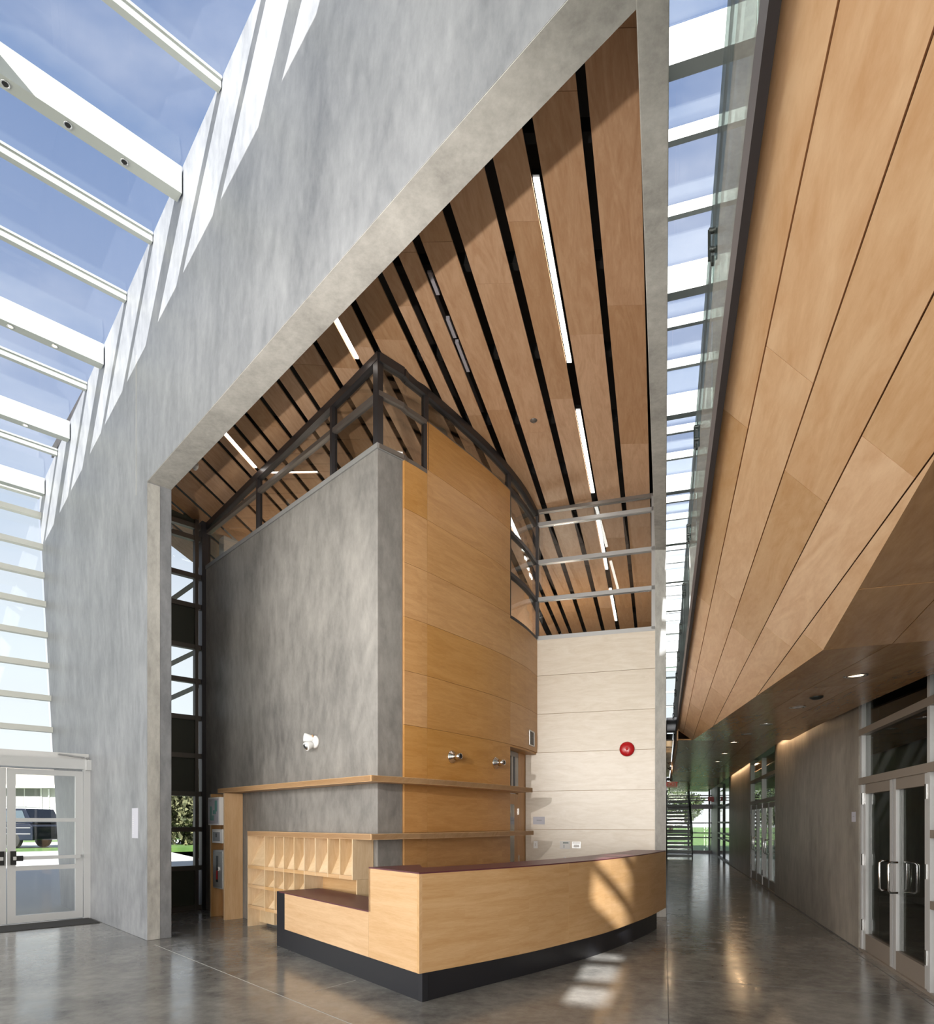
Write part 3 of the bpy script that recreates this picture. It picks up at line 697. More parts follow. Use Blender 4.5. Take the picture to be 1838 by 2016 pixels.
MB().ext([pc(c, y, hz(c)+0.017) for c, y in poly], (0, 0, 0.02)).build('hull_backing', 'seam', hull)
# gallery edge: dark channel, glass balustrade, clips
fas = MB().ext([pc(cs[0]-0.025, -8, hz(cs[0])-0.03), pc(cs[0]+0.0, -8, hz(cs[0])-0.03), pc(cs[0]+0.0, -8, hz(cs[0])+0.115), pc(cs[0]-0.025, -8, hz(cs[0])+0.115)], pc(0, 17, 0)-pc(0, -8, 0))
fas.build('trim_1', 'fascia', label='dark steel channel along the gallery edge under the glass balustrade', cat='trim', kind=S)
MB().prism([(p.x, p.y) for p in (pc(0.24, -8), pc(12.3, -8), pc(12.3, 31.4), pc(0.24, 31.4))], 3.14, 3.24).build('floor_upper', 'concrete_dark', label='concrete floor slab of the upper gallery', cat='floor', kind=S)
bal = thing('glass_balustrade', tuple(pc(0.22, 5, 3.35)), 'green tinted frameless glass balustrade along the gallery edge', 'balustrade')
yy = -2.67
k = 0
while yy < 14.5:
    y1 = yy+1.36
    MB().ext([pc(0.205, yy+.008, 3.20), pc(0.205, y1-.008, 3.20), pc(0.205, y1-.008, 4.17), pc(0.205, yy+.008, 4.17)], V((0.012, 0, 0))).build('glass_panel', 'green_glass', bal)
    cl = MB(); 
    for z in (3.95, 4.03): cl.lathe(pc(0.20, y1-0.03, z), (-1, 0, 0), [(-.03, .011), (.01, .011), (.012, .004)], 12)
    cl.box(pc(0.20, y1-0.035, 3.89), (0.014, 0, 0), CD*0.02, UP*0.03)
    cl.box(pc(0.185, y1-0.035, 3.9), (0.012, 0, 0), CD*0.008, UP*0.13)
    cl.build('glass_clip', 'steel_dark', bal)
    yy = y1; k += 1
MB().tube([pc(0.30, -2.2, 4.02), pc(0.30, 15, 4.02)], 0.012, 8).build('handrail', 'grey_frame', bal)

# ---- corridor ceiling (near part twisted planes, far part flat) made of boards
cc = thing('ceiling_4', tuple(pc(1.4, 8, 2.9)), 'low wood panelled corridor ceiling with recessed downlights', 'ceiling', kind=S)
def right_z(Y):
    pts = [(3.3, 1.04), (5.4, 1.225), (7.44, 1.32), (9.9, 1.41), (11.2, 1.43)]
    if Y <= 3.3: return 1.5+1.04
    for (a, za), (b, zb) in zip(pts[:-1], pts[1:]):
        if Y <= b: return 1.5+za+(zb-za)*(Y-a)/(b-a)
    return 1.5+1.43
CR_ = 2.2
def lE(t): return (P2[0]+(P1[0]-P2[0])*t, P2[1]+(P1[1]-P2[1])*t)
def near_pt(f, t):       # f: 0 at hull edge, 1 at wall
    c, Y = lE(t); zL = hz(c); YR = 3.45+(11.2-3.45)*t; zR = right_z(YR)
    c2 = c+(CR_-c)*f; Y2 = Y+(YR-Y)*f; return pc(c2, Y2, zL+(zR-zL)*f)
fs = [0, 0.30, 0.62, 1.0]; ts = [0, 0.25, 0.5, 0.75, 1.0]
for i in range(3):
    for j in range(4):
        f0, f1, t0, t1 = fs[i]+(.002 if i else 0), fs[i+1]-(.002 if i < 2 else 0), ts[j]+.0004, ts[j+1]-.0004
        MB().ext([near_pt(f0, t0), near_pt(f1, t0), near_pt(f1, t1), near_pt(f0, t1)], (0, 0, 0.02)).build('ceiling_panel', 'maple_corridor', cc, CD)
# facet rising towards the viewer
def fac(f, t):
    a = near_pt(f, 0); cE = P2[0]-0.0621*(P2[1]*1.0+8)*0 
    Yl = P2[1]-11.88*t; cl_ = P2[0]-0.0621*11.88*t; zl = hz(cl_)
    Yr = 3.45-11.45*t; zr = 1.5+1.04+0.05*11.45*t
    c2 = cl_+(CR_-cl_)*f; Y2 = Yl+(Yr-Yl)*f; return pc(c2, Y2, zl+(zr-zl)*f)
tt = [0, 0.075, 0.25, 0.45, 0.7, 1.0]
for i in range(3):
    for j in range(5):
        f0, f1, t0, t1 = fs[i]+(.002 if i else 0), fs[i+1]-(.002 if i < 2 else 0), tt[j]+.0004, tt[j+1]-.0004
        MB().ext([fac(f0, t0), fac(f1, t0), fac(f1, t1), fac(f0, t1)], (0, 0, 0.02)).build('ceiling_panel', 'maple_corridor', cc, CD)
ys = [11.2+k*2.4 for k in range(9)]
for i, (c0, c1) in enumerate(((0.24, 0.9), (0.9, 1.5), (1.5, 2.06))):
    for y0, y1 in zip(ys[:-1], ys[1:]):
        MB().ext([pc(c0+.003, y0, 2.93), pc(c1-.003, y0, 2.93), pc(c1-.003, y1-.003, 2.93), pc(c0+.003, y1-.003, 2.93)], (0, 0, 0.02)).build('ceiling_panel', 'maple_corridor', cc, CD)
MB().ext([pc(0.215, 11.25, 2.93), pc(0.24, 11.25, 2.93), pc(0.24, 11.25, 3.3), pc(0.215, 11.25, 3.3)], pc(0, 30.4, 0)-pc(0, 11.25, 0)).build('edge_board', 'maple', cc, CD)
# end closure of the hull
MB().ext([pc(0.485, 11.22, 2.93), pc(0.228, 11.22, 3.12), pc(0.228, 11.22, 3.34), pc(0.6, 11.22, 3.34)], CD*0.03).build('end_board', 'maple', cc)
# downlights
def in_ceiling(u, v):
    best = None
    for i in range(41):
        for j in range(61):
            p = near_pt(i/40, j/60); uu = CX+FPX*p.x/p.y; vv = HZ-FPX*(p.z-1.5)/p.y; d = (uu-u)**2+(vv-v)**2
            if best is None or d < best[0]: best = (d, p)
    return best[1]
dl = [(1682, 1330, 'nearest recessed downlight in the corridor ceiling'), (1569, 1392, 'second recessed downlight from the near end of the corridor ceiling'), (1508, 1425, 'third recessed downlight from the near end of the corridor ceiling'), (1470, 1445, 'recessed downlight just before the crease of the corridor ceiling')]
for u, v, lab in dl:
    p = in_ceiling(u, v); o = thing('downlight', tuple(p), lab, 'light', 'recessed downlights in the corridor ceiling')
    MB().lathe(p+V((0, 0, .004)), (0, 0, -1), [(0, .085), (.012, .085), (.013, .062), (.0, .058)], 24).build('trim_ring', 'chrome', o)
    MB().lathe(p+V((0, 0, .0)), (0, 0, -1), [(0, .058), (.004, .056)], 20).build('lamp_face', 'lamp_glow' if v < 1350 else 'white', o)
for k, (u, v) in enumerate(((1444, 1461), (1426, 1483), (1412, 1499))):
    p = on_z(u, v, 2.925); o = thing('downlight', tuple(p), ['first recessed downlight beyond the ceiling crease', 'second recessed downlight beyond the ceiling crease', 'third recessed downlight beyond the ceiling crease'][k], 'light', 'recessed downlights in the corridor ceiling')
    MB().lathe(p+V((0, 0, .004)), (0, 0, -1), [(0, .085), (.012, .085), (.013, .06), (.0, .058)], 20).build('trim_ring', 'chrome', o)
    MB().lathe(p, (0, 0, -1), [(0, .058), (.004, .056)], 16).build('lamp_face', 'lamp_glow', o)
p = in_ceiling(1606, 1373); MB().lathe(p+V((0, 0, .004)), (0, 0, -1), [(0, .06), (.015, .06), (.03, .035), (.035, .01)], 18).build('ceiling_sensor', 'steel_dark', label='small dark round sensor beside the downlights in the corridor ceiling', cat='sensor')

# ---- right wall pieces
wrt = thing('wall_right', tuple(pc(2.27, 12)), 'dark grey concrete wall segments along the right side of the corridor', 'wall', kind=S)
def cwall(y0, y1, z0, z1, mat='concrete_right', name='wall_segment', c0=2.27, th=0.24):
    return MB().ext([pc(c0, y0, z0), pc(c0, y1, z0), pc(c0, y1, z1), pc(c0, y0, z1)], V((th, 0, 0))).build(name, mat, wrt)
cwall(7.49, 13.15, 0, 3.3); cwall(17.0, 22.5, 0, 3.3); cwall(27.6, 31.4, 0, 3.3)
cwall(-13, -1, 0, 3.3)
for (y0, y1) in ((7.49, 13.15), (17.0, 22.5)):
    MB().box(pc(2.262, y0, 0.0), V((0.008, 0, 0)), pc(0, y1, 0)-pc(0, y0, 0), UP*0.012).build('wall_base_joint', 'groove', wrt)
# warm cove lamps grazing the right wall
for (y0, y1) in ((10.2, 13.0), (17.2, 22.0)):
    ym = (y0+y1)/2; l = lamp('cove_lamp', 'AREA', pc(2.16, ym, 3.08), 2.4*(y1-y0), (1.0, 0.66, 0.36), aim=pc(2.24, ym, 0), shape='RECTANGLE', size=0.05, size_y=(y1-y0)*1.0)
    l.rotation_euler = (0, 0, -math.atan2(0.3086, 1))

# ---- storefronts in the right wall
def storefront(name, label, y0, y1, verts, zt, doors, panes_z, mat='aluminium', glassmat='door_glass_dark', matz='alu_brown'):
    o = thing(name, tuple(pc(2.27, (y0+y1)/2)), label, 'door', kind=S)
    for y in verts: MB().box(pc(2.28, y-.03, 0), V((0.10, 0, 0)), (pc(0, y+.03)-pc(0, y-.03)), UP*zt).build('mullion', mat, o)
    for z, h in panes_z: MB().box(pc(2.27, y0, z), V((0.11, 0, 0)), pc(0, y1)-pc(0, y0), UP*h).build('transom', matz, o)
    for a, b, z0, z1 in doors['glass']: MB().ext([pc(2.33, a, z0), pc(2.33, b, z0), pc(2.33, b, z1), pc(2.33, a, z1)], V((0.01, 0, 0))).build('pane', glassmat, o)
    for a, b, side in doors['leaf']:
        f = MB(); c0 = 2.295; w = 0.075
        def seg(ya, yb, za, zb): f.ext([pc(c0, ya, za), pc(c0, yb, za), pc(c0, yb, zb), pc(c0, ya, zb)], V((0.05, 0, 0)))
        seg(a, a+w, .01, 1.93); seg(b-w, b, .01, 1.93); lf = f.build('door_stile', mat, o)
        f = MB(); seg(a+w, b-w, .01, .22); seg(a+w, b-w, 1.82, 1.93); f.build('door_rail', matz, o)
        yh = a+0.10 if side < 0 else b-0.10; yo = yh+(0.0)
        hp = MB(); x = 2.295; d = 0.09; yi = yh-0.02*side
        pth = [pc(x, yi, 0.80), pc(x-d+.02, yi, 0.80), pc(x-d, yi, 0.82), pc(x-d, yi, 1.08), pc(x-d+.02, yi, 1.10), pc(x, yi, 1.10)]
        hp.tube(pth, 0.011, 8); hp.tube([pc(x+.05, yi, .80), pc(x+.05+d, yi, .81), pc(x+.05+d, yi, 1.09), pc(x+.05, yi, 1.10)], 0.011, 8)
        hp.build('pull_handle', 'chrome', o)
        yhn = b-0.01 if side < 0 else a+0.01
        hm = MB()
        for z in (0.25, 1.0, 1.7): hm.box(pc(2.272, yhn-.02, z), V((0.02, 0, 0)), pc(0, .04)-pc(0, 0), UP*0.13)
        hm.build('hinge', 'chrome', o)
    return o
yA, yM, yZ = 7.45, yc(1752, 2.27), yc(1822, 2.27)
storefront('door_3', 'aluminium glass double door in the right wall nearest the viewer', -1.0, 7.49,
           [7.44, yZ-0.03, 3.9, 2.6, 1.2], 3.2,
           dict(glass=[(yM+.05, 7.38, .2, 1.85), (yZ+.05, yM-.05, .2, 1.85), (3.93, yZ-.06, .12, 1.9), (2.63, 3.87, .1, 1.9), (1.2, 2.57, .1, 1.9), (-1, 1.17, .1, 1.9), (yZ, 7.40, 2.02, 2.5), (yZ, 7.40, 2.58, 3.2), (3.93, yZ-.06, 2.02, 2.5), (3.93, yZ-.06, 2.58, 3.2), (-1, 3.87, 2.02, 3.2)],
                leaf=[(yM+.012, 7.39, -1), (yZ+.012, yM-.012, 1)]), [(1.93, .08), (2.50, .075), (0, 0.03)])
o = bpy.data.objects['door_3']
for z in (0.75, 1.36): MB().box(pc(2.28, 1.2, z), V((0.09, 0, 0)), pc(0, yZ-.06)-pc(0, 1.2), UP*0.07).build('transom', 'alu_brown', o)
yd = [yc(u, 2.27) for u in (1524, 1512, 1498, 1488, 1478)]
storefront('door_4', 'aluminium glass double doors far down the right side of the corridor', 13.15, 17.0,
           [13.2, 15.02, 16.95], 3.0,
           dict(glass=[(13.25, 14.98, .1, 1.9), (15.06, 16.9, .1, 1.9), (13.25, 14.98, 2.02, 2.5), (15.06, 16.9, 2.02, 2.5), (13.25, 16.9, 2.58, 3.0)],
                leaf=[(13.24, 14.10, 1), (14.12, 14.99, -1), (15.06, 15.96, 1), (15.98, 16.9, -1)]), [(1.95, .08), (2.50, .075), (0, 0.03)], glassmat='clear_glass')
o = thing('window_8', tuple(pc(2.27, 25)), 'glass wall with thin rails on the right near the corridor end', 'window', kind=S)
for y in (22.6, 25.1, 27.5): MB().box(pc(2.28, y-.04, 0), V((0.1, 0, 0)), pc(0, .08)-pc(0, 0), UP*3.0).build('mullion', 'dark_frame', o)
for z in (0, 0.78, 1.0, 1.45, 2.1): MB().box(pc(2.28, 22.6, z), V((0.1, 0, 0)), pc(0, 4.9)-pc(0, 0), UP*0.06).build('rail', 'dark_frame', o)
MB().ext([pc(2.33, 22.6, 0), pc(2.33, 27.5, 0), pc(2.33, 27.5, 2.9), pc(2.33, 22.6, 2.9)], V((0.01, 0, 0))).build('pane', 'clear_glass', o)
# dark room behind the near doors
rm = thing('wall_side_room', tuple(pc(6, 6)), 'dark room behind the glass doors on the right', 'wall', kind=S)
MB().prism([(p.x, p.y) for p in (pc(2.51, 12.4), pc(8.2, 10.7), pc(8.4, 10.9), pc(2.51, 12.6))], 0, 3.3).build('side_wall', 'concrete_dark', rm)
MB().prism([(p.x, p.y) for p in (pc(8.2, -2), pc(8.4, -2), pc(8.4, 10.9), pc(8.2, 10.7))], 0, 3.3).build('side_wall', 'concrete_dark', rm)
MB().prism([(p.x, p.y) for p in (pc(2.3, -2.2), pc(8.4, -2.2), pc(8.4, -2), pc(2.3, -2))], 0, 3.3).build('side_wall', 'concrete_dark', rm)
MB().box(pc(2.6, 12.36, 0), pc(8.1, 10.66, 0)-pc(2.6, 12.36, 0), CD*0.04*-1, UP*0.12).build('baseboard', 'offwhite', rm)

# ---- corridor end
w9 = thing('window_9', tuple(pc(1.2, 31.4)), 'bright glazed end wall of the corridor looking onto the lawn', 'window', kind=S)
for c in (0.03, 1.12, 2.15): cross_box(c, c+.09, 31.3, 0, 6.4, 0.1, 'mullion', 'dark_frame', w9)
for z, h in ((0, .12), (.72, .05), (.94, .05), (1.42, .05), (2.12, .22), (2.5, .05), (2.62, .05), (2.74, .05)): cross_box(0.03, 2.27, 31.32, z, z+h, .07, 'rail', 'dark_frame', w9)
cross_box(0.03, 2.27, 31.36, 0, 2.95, .01, 'pane', 'clear_glass', w9)
cross_box(0.03, 0.92, 31.36, 3.5, 9.0, .01, 'pane', 'clear_glass', w9)
# stairs
st = thing('staircase', tuple(pc(0.6, 27)), 'open riser steel staircase with glass side at the corridor end', 'staircase')
for k in range(15):
    Y = 26.0+0.29*k; z = 0.165*(k+1)
    cross_box(0.10, 1.12, Y, z-.095, z, .27, 'tread', 'steel_dark', st)
for c in (0.09, 1.13):
    MB().bar(pc(c, 25.9, 0.02), pc(c, 30.4, 2.62), 0.04, 0.26).build('stringer', 'steel_dark', st)
MB().tube([pc(1.13, 25.9, 1.0), pc(1.13, 30.4, 3.4)], 0.02, 8).build('handrail', 'steel_dark', st)
MB().ext([pc(1.15, 26, .3), pc(1.15, 30.3, 2.7), pc(1.15, 30.3, 3.3), pc(1.15, 26, 1.0)], V((.012, 0, 0))).build('glass_side', 'green_glass', st)

# duct, warm slatted soffit, track heads, exit signs
o = thing('duct', tuple(pc(0.2, 16, 3.7)), 'grey round duct crossing high over the corridor beyond the pier', 'duct')
MB().tube([pc(0.05, 16.1, 3.93), pc(0.5, 16.0, 3.93)], 0.19, 20).build('pipe', 'pipe_grey', o)
MB().tube([pc(0.28, 16.05, 3.93), pc(0.33, 16.05, 3.93)], 0.215, 20).build('flange', 'steel_dark', o)
o = thing('ceiling_5', tuple(pc(0.1, 20, 3.6)), 'warm lit light wood soffit strip beyond the concrete pier', 'ceiling', kind=S)
for k in range(9): MB().ext([pc(0.03, 16.6+k*1.5, 3.6), pc(0.215, 16.6+k*1.5, 3.6), pc(0.215, 17.9+k*1.5, 3.6), pc(0.03, 17.9+k*1.5, 3.6)], UP*0.03).build('soffit_board', 'maple_pale', o)
MB().ext([pc(0.03, 16.6, 3.75), pc(0.215, 16.6, 3.75), pc(0.215, 30, 3.75), pc(0.03, 30, 3.75)], UP*0.03).build('soffit_liner', 'black', o)
lamp('soffit_lamp', 'POINT', pc(0.12, 19, 3.1), 3, (1, .7, .4), shadow_soft_size=.05)
for k, (u, v) in enumerate(((1319, 1503), (1319, 1513), (1315, 1534))):
    Y = [19.5, 19.9, 21.5][k]; p = V(((u-CX)/FPX*Y, Y, 1.5+(HZ-v)/FPX*Y))
    o = thing('track_spotlight', tuple(p), ['black round track spotlight beyond the pier, topmost of three', 'black round track spotlight beyond the pier, middle of three', 'black round track spotlight beyond the pier, lowest of three'][k], 'light', 'track spotlights beyond the pier')
    MB().lathe(p, (-.2, -1, -.1), [(-.06, .03), (-.04, .05), (.04, .055), (.06, .05), (.05, .03)], 16).build('lamp_head', 'black', o)
    MB().tube([p+V((-.05, 0, .0)), p+V((-.09, 0, .02))], .012, 6).build('arm', 'black', o)
def text(name, s, size, mat, parent, origin, xdir, up, ext=0.001, align='CENTER'):
    cu = bpy.data.curves.new('t', 'FONT'); cu.body = s; cu.size = size; cu.extrude = ext; cu.align_x = align; cu.align_y = 'CENTER'
    tmp = bpy.data.objects.new('t', cu); COL.objects.link(tmp); dg = bpy.context.evaluated_depsgraph_get()
    me = bpy.data.meshes.new_from_object(tmp.evaluated_get(dg)); bpy.data.objects.remove(tmp)
    x = V(xdir).normalized(); y = V(up).normalized(); z = x.cross(y)
    M = Matrix((x, y, z)).transposed().to_4x4(); M.translation = V(origin)-ORG[parent]
    me.transform(M); me.name = name; me.materials.clear(); me.materials.append(MATS[mat])
    o = bpy.data.objects.new(name, me); COL.objects.link(o); o.parent = parent; ORG[o] = ORG[parent]; return o
o = thing('exit_sign', tuple(pc(0.23, 20, 2.6)), 'hanging exit sign with red letters beyond the pier', 'sign')
MB().box(pc(0.06, 20, 2.57), CR*0.33, CD*0.05, UP*0.19).build('sign_box', 'sign_tan', o)
text('lettering', 'EXIT', 0.175, 'sign_lit', o, pc(0.06, 20, 2.665)+CR*0.165-CD*0.004, CR, UP)
MB().tube([pc(0.235, 20.02, 2.76), pc(0.235, 20.02, 2.95)], .01, 6).build('stem', 'black', o)
for k, c in enumerate((1.93, 2.16)):
    o = MB().box(pc(c, 28.5+k, 2.42), CR*0.24, CD*0.05, UP*0.2).build('exit_sign', 'sign_red', label=['small red sign above the far glass door, left of the column', 'small red sign above the far glass door, right of the column'][k], cat='sign', group='far exit signs')

# ================================================================== ENTRANCE DOOR
d = thing('door_1', tuple(pw(-2.73, -1)), 'light grey aluminium glass entrance double door at the far left', 'door', kind=S)
def db(t0, t1, z0, z1, s0, th, name, mat, par=None):
    return MB().box(pw(-2.73+s0, t0, z0), WT*(t1-t0), WS*th, UP*(z1-z0)).build(name, mat, par or d)
db(-2.4, 0.0, 2.31, 2.46, 0.0, 0.14, 'operator_header', 'aluminium'); db(-0.07, 0.02, 2.30, 2.46, 0.0, 0.16, 'header_end_cap', 'aluminium')
db(-0.09, 0.0, 0, 2.31, 0, .1, 'jamb', 'aluminium'); db(-2.2, -2.1, 0, 2.31, 0, .1, 'jamb', 'aluminium'); 
for (a, b, nm) in ((-1.06, -0.10, 'r'), (-2.04, -1.075, 'l')):
    lf = MB()
    def seg(t0, t1, z0, z1): lf.box(pw(-2.70, t0, z0), WT*(t1-t0), WS*0.05, UP*(z1-z0))
    seg(a, a+.10, .02, 2.28); seg(b-.10, b, .02, 2.28); seg(a+.1, b-.1, 2.20, 2.28); seg(a+.1, b-.1, 1.50, 1.555); seg(a+.1, b-.1, .785, .85); seg(a+.1, b-.1, .02, .13)
    leaf = lf.build('door_leaf', 'aluminium', d)
    for z0, z1 in ((.13, .785), (.85, 1.5), (1.555, 2.2)):
        MB().box(pw(-2.68, a+.1, z0), WT*(b-a-.2), WS*0.008, UP*(z1-z0)).build('pane', 'clear_glass', leaf)
    MB().box(pw(-2.64, a+.06, .945), WT*(b-a-.10), WS*0.05, UP*0.05).build('push_bar', 'aluminium', leaf)
    te = a+.03 if nm == 'r' else b-.10
    MB().box(pw(-2.65, te, .875), WT*0.07, WS*0.06, UP*0.20).build('latch_case', 'black', leaf)
    MB().box(pw(-2.64, te+(.07 if nm == 'r' else -.08), .93), WT*0.08, WS*0.06, UP*0.075).build('latch_cover', 'black', leaf)
MB().ext([pw(-2.62, -2.3, 0.002), pw(-2.62, -0.03, 0.002), pw(-1.98, -0.03, 0.002), pw(-1.98, -2.3, 0.002)], UP*0.008).build('entrance_mat', 'mat_dark', label='dark floor mat in front of the entrance door', cat='mat')
o = thing('closer_arm', tuple(on_wall(105, 1492)), 'grey metal door sensor bracket on top of the entrance door header', 'bracket')
a = pw(-2.70, -0.30, 2.50); MB().bar(a-WT*0.12+UP*.03, a+WT*0.22, 0.06, 0.02).build('blade', 'grey_frame', o); MB().tube([a+WT*0.2, a+WT*0.27, a+WT*0.27-UP*.05], .008, 6).build('rod', 'chrome', o)

# ================================================================== RECEPTION DESK
desk = thing('reception_desk', (0.5, 6.2, 0), 'L-shaped curved reception desk with pale wood fronts, maroon top and black base', 'desk')
DL = V((-0.62, 0.784, 0)).normalized(); DLn = V((DL.y, -DL.x, 0))
if DLn.y > 0: DLn = -DLn                                       # outward of the left face
DC = V((-0.395, 5.29, 0)); BC = V((-0.372, 5.324, 0))
dctrl = [DC, V((0.08, 5.69, 0)), V((0.596, 6.16, 0)), V((1.06, 6.66, 0)), V((1.56, 7.24, 0)), V((2.01, 7.88, 0)), V((2.48, 8.60, 0)), V((2.915, 9.38, 0))]
DCV = catmull(dctrl, 5)
ztop, zb, zlow = 1.08, 0.243, 0.668
kH = 0.835; kL = 2.80
def strip(name, P, z0, z1, th, mat, **k): return poly_strip(name, P, z0, z1, -th, mat, desk, **k)
iJ = 15
front = [p.copy() for p in DCV]
pA, pB = sub(front, 0, iJ, 0.0, 0.0015), sub(front, iJ, len(front)-1, 0.0015, 0)
inner = offset(front, -0.03)
strip('front_panel', pA, zb, ztop-0.012, 0.03, 'fir'); strip('front_panel', pB, zb, ztop-0.012, 0.03, 'fir')
# left face panels
MB().box(DC+UP*zb, DL*(kH-.001), -DLn*0.03, UP*(ztop-zb-.012)).build('side_panel', 'fir', desk, DL)
MB().box(DC+DL*(kH+.001)+UP*zb, DL*(kL-kH), -DLn*0.03, UP*(zlow-zb-.006)).build('side_panel', 'fir', desk, DL)
# step panel above the low counter
MB().box(DC+DL*(kH)+UP*(zlow), -DLn*0.56, -DL*0.03, UP*(ztop-zlow-.012)).build('end_panel', 'fir', desk, -DLn)
# tops
inn = offset(front, -0.46); inn[0] = DC-DLn*0.58+DL*0.0+V((0.30, 0.3, 0))
back_pts = [p for p in inn[3:]]
top = [DC+DL*kH]+[DC]+front[1:]+list(reversed(back_pts))+[DC+DL*kH-DLn*0.57]
top = [(p.x, p.y) for p in top]
MB().prism(top, ztop-0.012, ztop).build('high_counter', 'maroon', desk)
MB().prism([(p.x, p.y) for p in (DC+DL*kH, DC+DL*(kL+0.17), DC+DL*(kL+0.17)-DLn*0.56, DC+DL*kH-DLn*0.56)], zlow-0.008, zlow+0.004).build('low_counter', 'maroon', desk)
# black base and end panel
BL = DL
MB().box(BC-BL*0.0, BL*(3.12), -DLn*0.06, UP*zb).build('base_left', 'black_laminate', desk)
MB().box(BC+BL*(kL+.0)+UP*zb, BL*(3.12-kL), -DLn*0.55, UP*(zlow-zb-.008)).build('end_block', 'black_laminate', desk)
base = [BC, V((0.10, 5.80, 0)), V((0.58, 6.27, 0)), V((1.02, 6.72, 0)), V((1.45, 7.20, 0)), V((1.95, 7.86, 0)), V((2.40, 8.53, 0)), V((2.66, 8.98, 0))]
poly_strip('base_front', catmull(base, 4), 0, zb, -0.05, 'black_laminate', desk)
# inner carcass so the desk reads solid from behind
ci = offset(front, -0.40)
MB().prism([(p.x, p.y) for p in ci[4:]]+[(p.x, p.y) for p in reversed(offset(front, -0.44)[4:])], 0.0, 0.9).build('inner_panel', 'fir', desk, (1, 0, 0))
MB().box(front[-1]+UP*zb, (inn[-1]-front[-1]), V((-.02, -.03, 0)), UP*(ztop-zb-.012)).build('end_panel', 'fir', desk)

# ================================================================== RIBBON SHELVES
def ribbon(name, label, z0, z1, kEnd, dF, dR, endu):
    o = thing(name, (C.x, C.y, z0), label, 'shelf', 'wrap-around wall shelves')
    cor = C+LN*dF-LD*dR                                        # outer corner
    kE = kEnd
    P = [cor+LD*kE, cor]
    fr = offset(CURVE, dR); rx = (endu-CX)/FPX
    fr2 = [p for p in fr if (p.x/p.y) < rx and (p-C).length > 0.45]
    q = fr2[-1]; nx = fr[[i for i, p in enumerate(fr) if p is q][0]+1]; t = 0.0
    for i in range(60):
        p = q.lerp(nx, i/60)
        if p.x/p.y > rx: break
    outer = P+fr2+[p]
    n_in = [a for a in offset(CURVE, 0.022) if (a-C).length > 0.36 and a.y < p.y+0.25]
    inner = n_in[::-1]+[C+LN*0.004-LD*0.004, C+LN*0.004+LD*kE]
    MB().prism([(a.x, a.y) for a in outer+inner], z0+.004, z1-.004).build('shelf_board', 'fir', o, LD)
    # lipped edge band
    mb = MB(); 
    for a, b in zip(outer[:-1], outer[1:]):
        d_ = (b-a).normalized(); n_ = V((-d_.y, d_.x, 0))
        mb.ext([a+UP*z0, b+UP*z0, b+UP*z1, a+UP*z1], n_*0.012)
    mb.build('edge_band', 'fir', o, LD)
    return o
DFR = 0.30
kUp = 4.06; kLo = 3.03
ribbon('ribbon_shelf', 'long wooden shelf wrapping the corner, upper of two, reaching the cabinet column', 1.945, 2.012, kUp, DFR, 0.30, 1048)
ribbon('ribbon_shelf', 'long wooden shelf wrapping the corner, lower of two, above the pigeonholes', 1.302, 1.366, kLo, DFR, 0.30, 1050)

# cabinet column at the left end
col = thing('cabinet_column', tuple(C+LD*3.8+LN*0.15), 'wooden column niche at the left end of the upper shelf holding wall boxes', 'cabinet')
kA, kB = 3.52, 4.06
def cb(k0, k1, d0, d1, z0, z1, name, mat, par, grain=None, **pr):
    return MB().box(C+LD*k0+LN*d0+UP*z0, LD*(k1-k0), LN*(d1-d0), UP*(z1-z0)).build(name, mat, par, grain or UP, **pr)
cb(kA, kA+.03, 0.006, DFR-0.005, 0, 1.94, 'side_panel', 'fir', col); cb(kB-.03, kB, 0.006, DFR-0.005, 0, 1.94, 'side_panel', 'fir', col)
cb(kA+.03, kB-.03, 0.10, 0.12, 0, 1.94, 'back_panel', 'maple_tower', col)
cb(kA, kA+.032, DFR-.006, DFR-.003, 0, 1.94, 'edge_strip', 'birch', col); cb(kB-.032, kB, DFR-.006, DFR-.003, 0, 1.94, 'edge_strip', 'birch', col)
o = thing('alarm_directory', tuple(C+LD*3.8+LN*.3+UP*1.45), 'white alarm annunciator box with a teal site map, top of the column', 'alarm panel')
cb(3.60, 4.02, 0.125, 0.34, 1.45, 1.88, 'box', 'white', o); cb(3.63, 4.0, .34, .344, 1.47, 1.86, 'map_sheet', 'paper', o)
for k0, k1, z0, z1 in ((3.68, 3.76, 1.66, 1.83), (3.72, 3.83, 1.62, 1.68), (3.87, 3.94, 1.53, 1.74), (3.80, 3.92, 1.52, 1.60)): cb(k0, k1, .344, .347, z0, z1, 'map_block', 'teal', o)
cb(3.66, 3.68, .344, .346, 1.50, 1.58, 'map_legend', 'grey_print', o); cb(3.88, 3.97, .344, .346, 1.82, 1.835, 'map_title', 'grey_print', o)
o = thing('alarm_keypad', tuple(C+LD*3.8+LN*.25+UP*1.17), 'small white control box with grey screen in the middle of the column', 'control panel')
cb(3.62, 4.0, .125, .29, 1.17, 1.385, 'box', 'white', o); cb(3.70, 3.95, .29, .295, 1.20, 1.34, 'screen', 'grey_print', o); cb(3.81, 3.845, .295, .298, 1.26, 1.32, 'key_slot', 'black', o)
o = thing('extinguisher_cabinet', tuple(C+LD*3.8+LN*.25+UP*.46), 'grey metal extinguisher cabinet with a narrow window at the foot of the column', 'cabinet')
cb(3.62, 4.0, .125, .27, .46, 1.06, 'box', 'aluminium', o); cb(3.64, 3.98, .27, .282, .48, 1.04, 'door_plate', 'grey_frame', o); cb(3.79, 3.86, .282, .285, .56, .97, 'slit_window', 'black', o)
